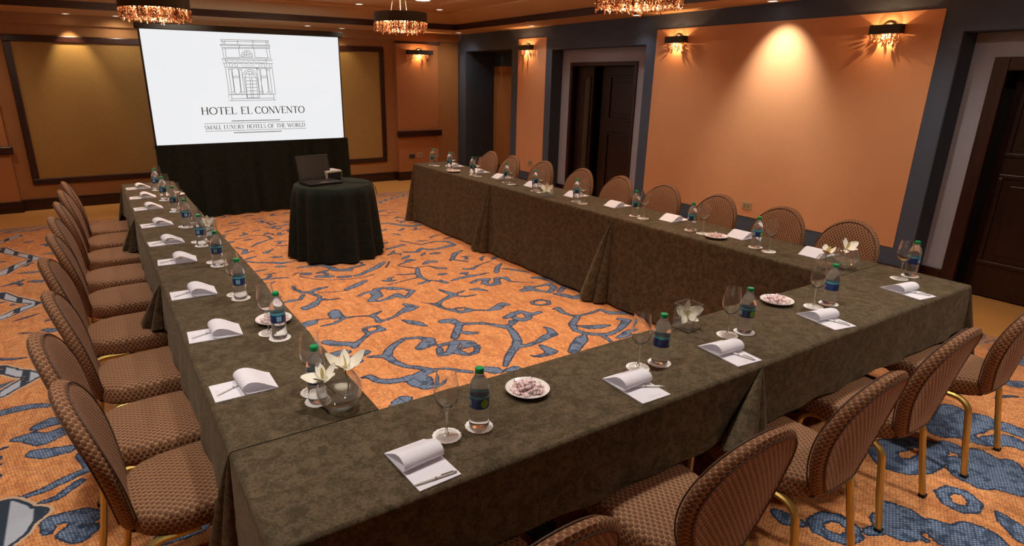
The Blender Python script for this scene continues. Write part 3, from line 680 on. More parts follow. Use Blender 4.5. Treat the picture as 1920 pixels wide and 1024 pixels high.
# floor with a woven carpet: two distance fields stored on the grid carry the traced scroll pattern
def axis(lo, a, b, hi, fine, coarse):
    return np.concatenate([np.arange(lo, a, coarse), np.arange(a, b, fine), np.arange(b, hi, coarse), [hi]])
def make_floor():
    gx = axis(XL, -1.2, 5.62, 7.0, .0175, .12); gy = axis(YF, .25, 9.42, YB+.2, .0175, .12)
    nx, ny = len(gx), len(gy)
    X, Y = np.meshgrid(gx, gy)
    def field(strokes, base):
        F = np.full(X.shape, -.2, np.float32)
        for s in strokes:
            for (ax, ay, ar), (bx, by, br) in zip(s[:-1], s[1:]):
                ar = max(ar, .009); br = max(br, .009); m = max(ar, br)+.06
                i0, i1 = np.searchsorted(gx, [min(ax, bx)-m, max(ax, bx)+m]); j0, j1 = np.searchsorted(gy, [min(ay, by)-m, max(ay, by)+m])
                if i1 <= i0 or j1 <= j0: continue
                xs = X[j0:j1, i0:i1]; ys = Y[j0:j1, i0:i1]; dx, dy = bx-ax, by-ay; L = dx*dx+dy*dy+1e-9
                t = np.clip(((xs-ax)*dx+(ys-ay)*dy)/L, 0, 1)
                d = ar+(br-ar)*t-np.hypot(xs-ax-dx*t, ys-ay-dy*t)
                F[j0:j1, i0:i1] = np.maximum(F[j0:j1, i0:i1], d)
        return F
    rep = [[(x, y, r*1.2+.004) for x, y, r in q] for q in CARPET]
    core = [q for q in CARPET if .65 < q[0][0] < 3.4 and 2. < q[0][1] < 8.]
    for s, t, dx, dy, box_ in ((-1, 1, 7.0, .15, (3.75, 5.5, 1.5, 9.2)), (1, -1, -.3, 4.1, (-1.2, 2.9, -3, .55)), (-1, -1, 6.0, 4.4, (4.1, 5.5, -3, .2)), (-1, -1, -.6, 9.6, (-2.8, -1.25, -1, 9.2))):
        for q in core:
            z = [(x*s+dx, y*t+dy, r*1.2+.004) for x, y, r in q]
            if all(box_[0] < a < box_[1] and box_[2] < b < box_[3] for a, b, _ in z): rep.append(z)
    # small leaves and tendrils between the large scrolls
    rr = random.Random(21)
    def free(x, y, m):
        return all((x-a)**2+(y-b)**2 > m*m for q in rep for a, b, _ in q)
    tries = [(rr.uniform(.72, 3.5), rr.uniform(4.9, 9.0)) for _ in range(420)]+[(rr.uniform(-1.1, .1), rr.uniform(.3, 8.6)) for _ in range(160)]+[(rr.uniform(4.0, 5.5), rr.uniform(-.5, 8.6)) for _ in range(160)]
    for x, y in tries:
        if not free(x, y, .115): continue
        a = rr.uniform(-.5, .9)+(PI if rr.random() < .5 else 0); l = rr.uniform(.10, .22); c_ = rr.uniform(-.6, .6); k = rr.random()
        pts = [(x+l*t*math.cos(a+c_*t), y+l*t*math.sin(a+c_*t)) for t in (-.5, -.25, 0, .25, .5)]
        w_ = rr.uniform(.018, .036)
        rep.append([(px_, py_, w_*f) for (px_, py_), f in zip(pts, (.3, .8, 1., .8, .3))])
        if k < .5: rep.append([(x, y, w_*.5), (x+.09*math.cos(a+1.5), y+.09*math.sin(a+1.5), .022), (x+.13*math.cos(a+1.2), y+.13*math.sin(a+1.2), .008)])
    motif = field(rep, 0); chain = field([[(x, y, r*1.35+.004) for x, y, r in q] for q in CHAIN], 0)
    co = np.zeros((nx*ny, 3), np.float32); co[:, 0] = X.ravel(); co[:, 1] = Y.ravel()
    I, J = np.meshgrid(np.arange(nx-1), np.arange(ny-1)); a = (J*nx+I).ravel()
    q = np.stack([a, a+1, a+nx+1, a+nx], 1).astype(np.int32)
    me = bpy.data.meshes.new('floor'); me.vertices.add(nx*ny); me.vertices.foreach_set('co', co.ravel())
    me.loops.add(q.size); me.loops.foreach_set('vertex_index', q.ravel())
    me.polygons.add(len(q)); me.polygons.foreach_set('loop_start', np.arange(0, q.size, 4, dtype=np.int32))
    me.update(calc_edges=True)
    for nm, F in (('motif', motif), ('chain', chain)):
        at = me.attributes.new(nm, 'FLOAT', 'POINT'); at.data.foreach_set('value', F.ravel().astype(np.float32))
    me.materials.append(M['carpet']); return new_obj('floor', me)
st(make_floor())

# back wall with pilasters, upper band, fabric panels
wb = st(boxobj('wall_back', (XL-.2, XW+.8, YB, YB+.2, 0, 3.1), 'back_wall'))
boxobj('upper_band', (XL, XW, YB-.05, YB, 2.465, ZS), 'back_wall', wb)
PY = YB-.11
for i, (x0, x1) in enumerate(((-1.80, -.935), (4.80, 5.63))):
    boxobj('pilaster', (x0, x1, PY, YB, 0, 2.465), 'pilaster', wb)
    boxobj('pilaster_head', (x0, x1, PY+.03, YB, 2.465, ZS), 'pilaster', wb)
    n = 2*i+1
    st(boxobj('trim_%d' % n, (x0-.03, x1+.03, PY-.05, PY, 2.405, 2.45), 'wood_x', bev=.012))
    st(boxobj('trim_%d' % (n+1), (x0-.035, x1+.05, PY-.06, PY, .795, .905), 'wood_x', bev=.014))
def base(name, segs, mat, z):
    bm = bmesh.new()
    for (x0, x1, y0, y1) in segs:
        box(bm, x0, x1, y0, y1, 0, z-.03); box(bm, x0+.003, x1-.003, y0+.005, y1-.003, z-.03, z, bev=.004)
    return st(bobj(name, bm, mat))
base('baseboard_back', [(XL, -1.80, YB-.022, YB), (-1.82, -.915, PY-.022, PY), (-.937, -.915, PY, YB), (-.915, 4.78, YB-.022, YB), (4.778, 4.80, PY, YB), (4.778, 5.652, PY-.022, PY), (5.63, 5.652, PY, YB), (5.652, XW, YB-.022, YB)], 'wood_x', .158)

def fabric_panel(x0, x1, z0, z1, label):
    r = empty('framed_fabric_panel', ((x0+x1)/2, YB, z0)); tag(r, label, 'wall panel', 'framed fabric panels on the back wall')
    cx = (x0+x1)/2; h = z1-z0; hw = (x1-x0)/2; w = .085
    bm = bmesh.new(); box(bm, -hw+w-.01, hw-w+.01, -.018, 0, w-.01, h-w+.01); bobj('fabric', bm, 'panel_fabric', r)
    for nm, b, m in (('frame_rail', (-hw, hw, -.035, 0, 0, w), 'wood_x'), ('frame_rail', (-hw, hw, -.035, 0, h-w, h), 'wood_x'),
                     ('frame_stile', (-hw, -hw+w, -.036, 0, w, h-w), 'wood'), ('frame_stile', (hw-w, hw, -.036, 0, w, h-w), 'wood')):
        bm = bmesh.new(); box(bm, *b, bev=.01); bobj(nm, bm, m, r)
fabric_panel(-.755, 1.86, .35, 2.325, 'large gold fabric wall panel in dark wood frame, left of the projection screen')
fabric_panel(2.0, 4.60, .355, 2.34, 'gold fabric wall panel in dark frame, partly behind right edge of the screen')

# right wall, with three recesses cut by solid pieces
R1, R2, R3 = (8.785, 10.285, 2.31), (5.825, 7.725, 2.265), (.45, 2.395, 2.243)
XD = XW+.95
bm = bmesh.new()
ys = [YF-.2, R3[0], R3[1], R2[0], R2[1], R1[0], R1[1], YB+.0]
for a, b in ((0, 1), (2, 3), (4, 5), (6, 7)): box(bm, XW, XD, ys[a], ys[b], 0, 3.1)
for y0, y1, z in (R1, R2, R3): box(bm, XW, XD, y0, y1, z, 3.1)
wr = st(bobj('wall_right', bm, 'blue_wall'))
def lining(name, y0, y1, z, d):
    bm = bmesh.new()
    box(bm, XW+.004, XW+d, y1-.006, y1+.002, 0, z); box(bm, XW+.004, XW+d, y0-.002, y0+.006, 0, z); box(bm, XW+.004, XW+d, y0, y1, z-.006, z+.002)
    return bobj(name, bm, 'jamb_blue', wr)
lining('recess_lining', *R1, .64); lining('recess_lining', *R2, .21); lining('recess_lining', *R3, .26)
# peach panels
boxobj('peach_panel', (XW-.006, XW+.01, 2.551, 5.66, .3855, 2.424), 'peach', wr)
boxobj('peach_panel', (XW-.006, XW+.01, 7.865, 8.60, .355, 2.445), 'peach', wr)
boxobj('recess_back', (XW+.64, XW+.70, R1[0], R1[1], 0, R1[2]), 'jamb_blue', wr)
boxobj('shaded_tan_panel', (XW+.632, XW+.645, R1[0]+.05, R1[1]-.01, .2, 2.055), 'back_wall', wr)  # darker wall colour painted in for the shade of the recess
# grey backings with door openings
def backing(y0, y1, z, d, oy0, oy1, oz):
    bm = bmesh.new(); x0, x1 = XW+d, XW+d+.12
    box(bm, x0, x1, oy1, y1, 0, z); box(bm, x0, x1, y0, oy0, 0, z); box(bm, x0, x1, oy0, oy1, oz, z)
    return bobj('recess_back', bm, 'grey_wall', wr)
D2 = (6.135, 7.515, 2.077); D3 = (.58, 2.222, 2.045)
backing(*R2, .21, *D2); backing(*R3, .26, *D3)
def doorset(name, d, o, fw, rec, label_kind):
    """frame in the opening, hung from the jamb side at larger y"""
    y0, y1, z = o; x = XW+d
    r = empty(name, (x, (y0+y1)/2, 0)); st(r)
    bm = bmesh.new(); cy = (y0+y1)/2
    for a, b, z0, z1 in ((y0, y0+fw, 0, z), (y1-fw, y1, 0, z), (y0+fw, y1-fw, z-fw, z)):
        box(bm, -.02, .035, a-cy, b-cy, z0, z1, bev=.006)
    bobj('door_frame', bm, 'doorframe', r)
    box_ = bmesh.new(); box(box_, rec+.05, rec+.08, y0-cy, y1-cy, 0, z); bobj('dark_backing', box_, 'black_metal', r)
    bm = bmesh.new(); box(bm, .034, rec+.06, y1-cy-.004, y1-cy+.03, 0, z); box(bm, .034, rec+.06, y0-cy-.03, y0-cy+.004, 0, z); box(bm, .034, rec+.06, y0-cy, y1-cy, z-.004, z+.03)
    bobj('door_lining', bm, 'door', r)
    return r, cy
def leaf(r, cy, y0, y1, z1, x, panels, handle=None):
    bm = bmesh.new(); box(bm, x, x+.045, y0-cy, y1-cy, .012, z1, bev=.003); lf = bobj('door_leaf', bm, 'door', r)
    for (a, b, z0, z2) in panels:
        m = .035
        bm = bmesh.new()
        for q in ((a, b, z0, z0+m), (a, b, z2-m, z2), (a, a+m, z0+m, z2-m), (b-m, b, z0+m, z2-m)):
            box(bm, x-.022, x+.001, q[0]-cy, q[1]-cy, q[2], q[3], bev=.006)
        bobj('panel_moulding', bm, 'door', lf)
        bm = bmesh.new(); box(bm, x-.008, x+.001, a+m+.06-cy, b-m-.06-cy, z0+m+.06, z2-m-.06, bev=.004); bobj('raised_panel', bm, 'door', lf)
    if handle:
        bm = bmesh.new(); lathe(bm, [(.0, 0), (.026, 0), (.026, .006), (.009, .010), (.009, .04), (.024, .048), (.026, .062), (.015, .074), (0, .076)], 14)
        bmesh.ops.rotate(bm, verts=bm.verts, cent=(0, 0, 0), matrix=Matrix.Rotation(-PI/2, 3, 'Y'))
        bmesh.ops.translate(bm, verts=bm.verts, vec=(x, handle-cy, 1.0)); bobj('door_knob', bm, 'gold', lf)
    return lf
r2, c2 = doorset('door_1', .21, D2, .055, .26, 'a')
lf = leaf(r2, c2, 7.09, 7.455, 2.02, .085, [])
bm = bmesh.new(); box(bm, .079, .090, 7.16-c2, 7.27-c2, .30, 1.86); bobj('glass_strip', bm, plain('obscured_glass', (.055, .05, .035), .12), lf)
bm = bmesh.new()
for q in ((7.135, 7.16, .27, 1.89), (7.27, 7.295, .27, 1.89), (7.16, 7.27, .27, .30), (7.16, 7.27, 1.86, 1.89)): box(bm, .070, .086, q[0]-c2, q[1]-c2, q[2], q[3])
bobj('glazing_bead', bm, 'doorframe', lf)
leaf(r2, c2, 6.19, 7.02, 2.02, .20, [(6.30, 6.86, 1.27, 1.90), (6.30, 6.86, .22, 1.10)])
r3, c3 = doorset('door_2', .26, D3, .105, .29, 'b')
leaf(r3, c3, .69, 2.11, 1.94, .215, [(.80, 2.055, 1.245, 1.87), (.80, 2.055, .30, 1.10)], .76)
base('baseboard_right', [(XW-.022, XW, YF, R3[0]), (XW-.022, XW, R3[1], R2[0]), (XW-.022, XW, R2[1], R1[0]), (XW-.022, XW, R1[1], YB)], 'wood_y', .225)
base('baseboard_recess', [(XW+.238, XW+.26, D3[1], R3[1]), (XW+.188, XW+.21, D2[1], R2[1]), (XW+.188, XW+.21, R2[0], D2[0]), (XW+.61, XW+.632, R1[0], R1[1])], 'wood_y', .225)

# left and front walls (behind the camera, close the room)
st(boxobj('wall_left', (XL-.2, XL, YF, YB, 0, 3.1), 'back_wall'))
st(boxobj('wall_front', (XL-.2, XD, YF-.2, YF, 0, 3.1), 'back_wall'))
base('baseboard_left', [(XL, XL+.022, YF, YB)], 'wood_y', .158)

# stepped ceiling: soffit, dark wood trim, sloped cove, ledge, central field
EX0, EX1, EY0, EY1 = -2.95, 5.45, -2.5, 9.47
ce = st(empty('ceiling', ((EX0+EX1)/2, 4., ZS)))
def ring(name, outer, inner, mat, parent, base_loc):
    bm = bmesh.new(); L = Vector(base_loc)
    def rect(q, z): return [bm.verts.new(Vector((x, y, z))-L) for x, y in ((q[0], q[2]), (q[1], q[2]), (q[1], q[3]), (q[0], q[3]))]
    a = rect(outer[:4], outer[4]); b = rect(inner[:4], inner[4])
    for i in range(4): bm.faces.new((a[i], a[(i+1) % 4], b[(i+1) % 4], b[i]))
    return bobj(name, bm, mat, parent)
cl = ce.location
E0 = (EX0, EX1, EY0, EY1)
def inset(q, d): return (q[0]+d, q[1]-d, q[2]+d, q[3]-d)
ring('soffit', (XL-.1, XW+.9, YF-.1, YB+.1, ZS), (*E0, ZS), 'soffit', ce, cl)
E1 = inset(E0, .40)
ring('cove', (*E0, 2.675), (*E1, 2.79), 'soffit', ce, cl)
ring('cove_lip', (*E1, 2.79), (*E1, 2.815), 'tray', ce, cl)
E2 = (EX0+.95, 4.50, EY0+1., 8.28)
ring('ledge', (*E1, 2.815), (*E2, 2.815), 'tray', ce, cl)
ring('step', (*E2, 2.815), (*inset(E2, .03), ZC), 'soffit', ce, cl)
bm = bmesh.new(); vs = [bm.verts.new(Vector((x, y, ZC))-cl) for x, y in ((E2[0], E2[2]), (E2[1], E2[2]), (E2[1], E2[3]), (E2[0], E2[3]))]; bm.faces.new(vs); bobj('ceiling_field', bm, 'tray', ce)
bm = bmesh.new(); q = E0; t = .018
for b in ((q[0], q[1], q[3]-t, q[3]+.01), (q[0], q[1], q[2]-.01, q[2]+t), (q[1]-t, q[1]+.01, q[2]+t, q[3]-t), (q[0]-.01, q[0]+t, q[2]+t, q[3]-t)):
    box(bm, *b, 2.592, 2.678)
st(bobj('trim_5', bm, 'wood_x'))
boxobj('roof_slab', (XL-.2-cl[0], XD-cl[0], YF-.2-cl[1], YB+.2-cl[1], 3.0-cl[2], 3.1-cl[2]), 'soffit', ce)

def downlight(x, y, z, r, label, grp='recessed ceiling downlights'):
    o = empty('ceiling_downlight', (x, y, z)); tag(o, label, 'ceiling light', grp)
    bm = bmesh.new(); lathe(bm, [(r*1.18, .0), (r*1.16, -.007), (r*1.02, -.008), (r, .0)], 24); bobj('trim_ring', bm, 'white_plastic', o, smooth=True)
    bm = bmesh.new(); lathe(bm, [(0.001, -.002), (r*1.0, -.002)], 24); bobj('lens', bm, 'lamp', o)
for i, (x, y) in enumerate(SOFFIT_BACK): downlight(x, y, ZS, .048, 'small round downlight in the soffit over the back wall, %s from the left' % ORD[i])
for i, (x, y) in enumerate(SOFFIT_RIGHT): downlight(x, y, ZS, .05, 'small round downlight in the soffit along the right wall, %s from the screen end' % ORD[i])
for i, (x, y) in enumerate(LEDGE): downlight(x, y, 2.815, .05, 'small round downlight in ceiling ledge, %s of the middle chandelier' % ('left' if i == 0 else 'right'))
downlight(4.12, 8.05, ZC, .10, 'large round downlight above the chandelier in the central ceiling')
for i, (x, y) in enumerate([g[:2] for g in GRID]+[g[:2] for g in WALL_FILL if g[1] < 7]):  # the wall fill spots get added fixtures alongside the grid
    downlight(x, y, ZC, .08, 'unseen large round downlight in the ceiling, lighting tables and right wall')

def outlet(name, loc, axis_, label, mat, w=.125, h=.085, slots=2):
    o = empty(name, loc); tag(o, label, 'wall outlet')
    if axis_ == 'x': b = (-.008, 0, -w/2, w/2, -h/2, h/2)
    else: b = (-w/2, w/2, -.008, 0, -h/2, h/2)
    bm = bmesh.new(); box(bm, *b, bev=.003); bobj('cover_plate', bm, mat, o)
    for k in range(slots):
        c = (k-(slots-1)/2)*.045; bm = bmesh.new()
        if axis_ == 'x': box(bm, -.0105, -.006, c-.017, c+.017, -.024, .024, bev=.002)
        else: box(bm, c-.017, c+.017, -.0105, -.006, -.024, .024, bev=.002)
        bobj('socket', bm, 'socket' if mat != 'grey_plastic' else 'black_metal', o)
outlet('wall_outlet', (XW-.006, 4.10, .508), 'x', 'ivory outlet plate low on the wide peach wall panel', 'outlet')
outlet('wall_outlet', (XW-.006, 8.18, .515), 'x', 'ivory outlet plate low on the narrow peach panel under its sconce', 'outlet')
outlet('wall_outlet', (5.06, PY, .437), 'y', 'dark grey socket plate on the back pilaster, left of a white one', 'grey_plastic')
outlet('wall_outlet', (5.22, PY, .452), 'y', 'white socket plate on the back pilaster, right of a grey one', 'outlet')
# ---------------------------------------------------------------- tables and cloths
LX0, LX1, RX0, RX1 = .2146, .681, 3.555, 4.0325
FY0, FY1 = 1.257, 1.7245
LY = [1.728, 3.583, 5.4255, 7.245]
RY = [1.728, 3.567, 5.4356, 7.285]
FXM = 2.12
def folding_table(x0, x1, y0, y1, label):
    o = empty('folding_table', ((x0+x1)/2, (y0+y1)/2, 0)); tag(o, label, 'table', 'folding tables under brown cloths')
    hx, hy = (x1-x0)/2-.012, (y1-y0)/2-.012
    bm = bmesh.new(); box(bm, -hx, hx, -hy, hy, ZT-.036, ZT-.006, bev=.005); bobj('tabletop', bm, 'wood_x', o)
    lng = hy > hx
    for s in (-1, 1):
        bm = bmesh.new()
        if lng:
            yy = s*(hy-.25); tube(bm, [(-hx+.06, yy, 0), (-hx+.06, yy, ZT-.036)], .013, 8); tube(bm, [(hx-.06, yy, 0), (hx-.06, yy, ZT-.036)], .013, 8); tube(bm, [(-hx+.06, yy, .14), (hx-.06, yy, .14)], .010, 8)
        else:
            xx = s*(hx-.25); tube(bm, [(xx, -hy+.06, 0), (xx, -hy+.06, ZT-.036)], .013, 8); tube(bm, [(xx, hy-.06, 0), (xx, hy-.06, ZT-.036)], .013, 8); tube(bm, [(xx, -hy+.06, .14), (xx, hy-.06, .14)], .010, 8)
        bobj('leg_frame', bm, 'steel', o)
    return o

def cloth(x0, x1, y0, y1, path, folds, label, seed=0):
    """path: list of (corner, corner, hem0, hem1) sides forming open or closed perimeter runs; folds: list of
    (corner, n, t, hem): loose corner pleat hanging from a butted end, n outward, t past the end"""
    rr = random.Random(seed); o_loc = Vector(((x0+x1)/2, (y0+y1)/2, 0)); bm = bmesh.new()
    r = .014
    # top
    nx, ny = max(2, int((x1-x0)/.12)), max(2, int((y1-y0)/.12))
    G = [[bm.verts.new((x0+(x1-x0)*i/nx, y0+(y1-y0)*j/ny, ZT)) for i in range(nx+1)] for j in range(ny+1)]
    for j in range(ny):
        for i in range(nx): bm.faces.new((G[j][i], G[j][i+1], G[j+1][i+1], G[j+1][i]))
    cor = {'a': (x0, y0), 'b': (x1, y0), 'c': (x1, y1), 'd': (x0, y1)}
    nrm = {('a', 'b'): (0, -1), ('b', 'c'): (1, 0), ('c', 'd'): (0, 1), ('d', 'a'): (-1, 0)}
    rows = [0, .006, .02, .06, .12, .2, .32, .45, .58, .72, .86, 1.]
    for run in path:
        P = []   # (base x, y, outward x, y, hem, corner flare)
        for k, (a, b, h0, h1) in enumerate(run):
            A, B = Vector(cor[a]), Vector(cor[b]); n = Vector(nrm[(a, b)]); L = (B-A).length; m = int(L/.045)
            s0 = 0 if k == 0 else 1
            for i in range(m+1):
                t = i/m; p = A+(B-A)*t
                P.append((p.x, p.y, n.x, n.y, h0+(h1-h0)*t, 0.))
            if k+1 < len(run):
                n2 = Vector(nrm[(run[k+1][0], run[k+1][1])]); hh = run[k+1][2]
                for q in range(1, 10):
                    ang = q/10; d = (n*(1-ang)+n2*ang); d.normalize()
                    P.append((B.x, B.y, d.x, d.y, h1+(hh-h1)*ang, math.sin(ang*PI)))
        s = 0; ph = [rr.uniform(0, 6.28) for _ in range(4)]; cols = []
        for i, (px, py, ax, ay, hem, fl) in enumerate(P):
            if i: s += math.hypot(px-P[i-1][0], py-P[i-1][1])
            col = []
            D = ZT-hem
            hem2 = hem-.03*fl
            for t in rows:
                z = ZT-r*.9*min(1, t/.02)-(ZT-r*.9-hem2)*max(0, (t-.02)/.98) if t > .0 else ZT
                out = .0 if t == 0 else (r*.55 if t < .01 else r*.8)
                wv = .006*math.sin(s*13+ph[0])+.005*math.sin(s*23+ph[1])+.004*math.sin(s*5.3+ph[2])
                out += max(0, t-.02)*(.016+D*.012)+t*t*wv+t*fl*(.075+.055*math.sin(6*s+ph[3])*0+.05*D)
                if D > .6: out += .0035*math.exp(-((z-.40)/.012)**2)
                col.append(bm.verts.new((px+ax*out, py+ay*out, z)))
            cols.append(col)
        for A, B in zip(cols[:-1], cols[1:]):
            for k in range(len(rows)-1):
                try: bm.faces.new((A[k], A[k+1], B[k+1], B[k]))
                except ValueError: pass
    for (cn, n, t, hem, *wx) in folds:
        cx, cy = cor[cn]; n = Vector(n); t = Vector(t); k = 1.25 if hem < .2 else .95; kt = wx[0] if wx else 1.
        sec = [(-.008, .010), (-.004, .034), (.012, .062), (.045, .074), (.070, .058), (.078, .080), (.098, .108), (.130, .112), (.160, .090), (.180, .050), (.172, .018), (.14, .004)]
        sec = [(a*rr.uniform(.92, 1.08), b*rr.uniform(.92, 1.08)) for a, b in sec]
        cols = []
        for (a, b) in sec:
            col = []
            for q in range(11):
                f = q/10; z = ZT-.012-(ZT-.012-hem+.012*math.sin(a*30)*f)*f
                g = (.02+.98*f**.85)*k
                p = Vector((cx, cy))+t*(a*g*kt+.002)+n*(b*g+.012+.012*f)
                col.append(bm.verts.new((p.x, p.y, z)))
            cols.append(col)
        for A, B in zip(cols[:-1], cols[1:]):
            for q in range(10): bm.faces.new((A[q], A[q+1], B[q+1], B[q]))
    bmesh.ops.remove_doubles(bm, verts=bm.verts, dist=.0008)
    bmesh.ops.translate(bm, verts=bm.verts, vec=-o_loc)
    o = bobj('tablecloth', bm, 'cloth', loc=o_loc); smoothen(o, 60)
    tag(o, label, 'tablecloth', 'brown table cloths'); return o
FL, HS = .022, .500     # long hem just above the floor, short hem over the chair side
pos3 = ['front', 'middle', 'far']
for i in range(3):
    y0, y1 = LY[i], LY[i+1]-.002
    folding_table(LX0, LX1, y0, y1, 'folding table hidden under the %s brown cloth of the left row' % pos3[i])
    fo = [('d', (-1, 0), (0, 1), .497), ('c', (1, 0), (0, 1), FL)] if i < 2 else []
    pth = [[('b', 'c', FL, FL)], [('d', 'a', HS, HS)]] if i < 2 else [[('b', 'c', FL, FL), ('c', 'd', FL, FL), ('d', 'a', HS, HS)]]
    cloth(LX0, LX1, y0, y1, pth, fo, 'olive brown suede cloth on the %s table of the left row' % pos3[i], i)
    y0, y1 = RY[i], RY[i+1]-.002
    folding_table(RX0, RX1, y0, y1, 'folding table hidden under the %s brown cloth of the right row' % pos3[i])
    fo = [('d', (-1, 0), (0, 1), FL), ('c', (1, 0), (0, 1), .497)] if i < 2 else []
    pth = [[('b', 'c', HS, HS)], [('d', 'a', FL, FL)]] if i < 2 else [[('b', 'c', HS, HS), ('c', 'd', FL, FL), ('d', 'a', FL, FL)]]
    cloth(RX0, RX1, y0, y1, pth, fo, 'olive brown suede cloth on the %s table of the right row' % pos3[i], 10+i)
folding_table(LX0, FXM, FY0, FY1-.002, 'folding table under the brown cloth nearest the camera')
cloth(LX0, FXM-.002, FY0, FY1-.002, [[('c', 'd', FL, FL)], [('d', 'a', FL, FL), ('a', 'b', HS, HS)]], [('d', (-1, 0), (0, 1), .06)],
      'olive brown suede cloth on front table nearest the camera, at left corner', 21)
folding_table(FXM, RX1, FY0, FY1-.002, 'folding table under the brown cloth at the right corner of the U')
cloth(FXM, RX1, FY0, FY1-.002, [[('a', 'b', HS, HS), ('b', 'c', .10, .10)], [('c', 'd', FL, FL)]], [('a', (0, -1), (-1, 0), .497, 1.5)],
      'olive brown suede cloth on front table at right corner before the dark door', 22)

# ---------------------------------------------------------------- banquet chairs
def loft(rings, uvf, top_center=None, bot_center=None):
    """rings: list of lists of (x,y,z); uvf(ring, i)-> uv"""
    bm = bmesh.new(); uvl = bm.loops.layers.uv.new('UVMap')
    V = [[bm.verts.new(p) for p in rg] for rg in rings]; n = len(V[0])
    def face(vs, uvs):
        f = bm.faces.new(vs)
        for l, q in zip(f.loops, uvs): l[uvl].uv = q
    for k in range(len(V)-1):
        for i in range(n):
            j = (i+1) % n
            ii = [(k, i, i), (k, j, i+1), (k+1, j, i+1), (k+1, i, i)]
            face([V[a][b] for a, b, _ in ii], [uvf(k, a, b, c) for a, b, c in ii])  # k: face ring
    for ctr, k in ((bot_center, 0), (top_center, len(V)-1)):
        if ctr is None: continue
        c = bm.verts.new(ctr)
        for i in range(n):
            j = (i+1) % n
            vs, us = [V[k][i], V[k][j], c], [uvf('cap', k, i, i), uvf('cap', k, j, i+1), (uvf('ctr', k, 0, 0))]
            face(vs, us)
    return bm
def fabric_obj(name, bm, parent):
    o = bobj(name, bm, 'fabric', parent); return smoothen(o, 50)

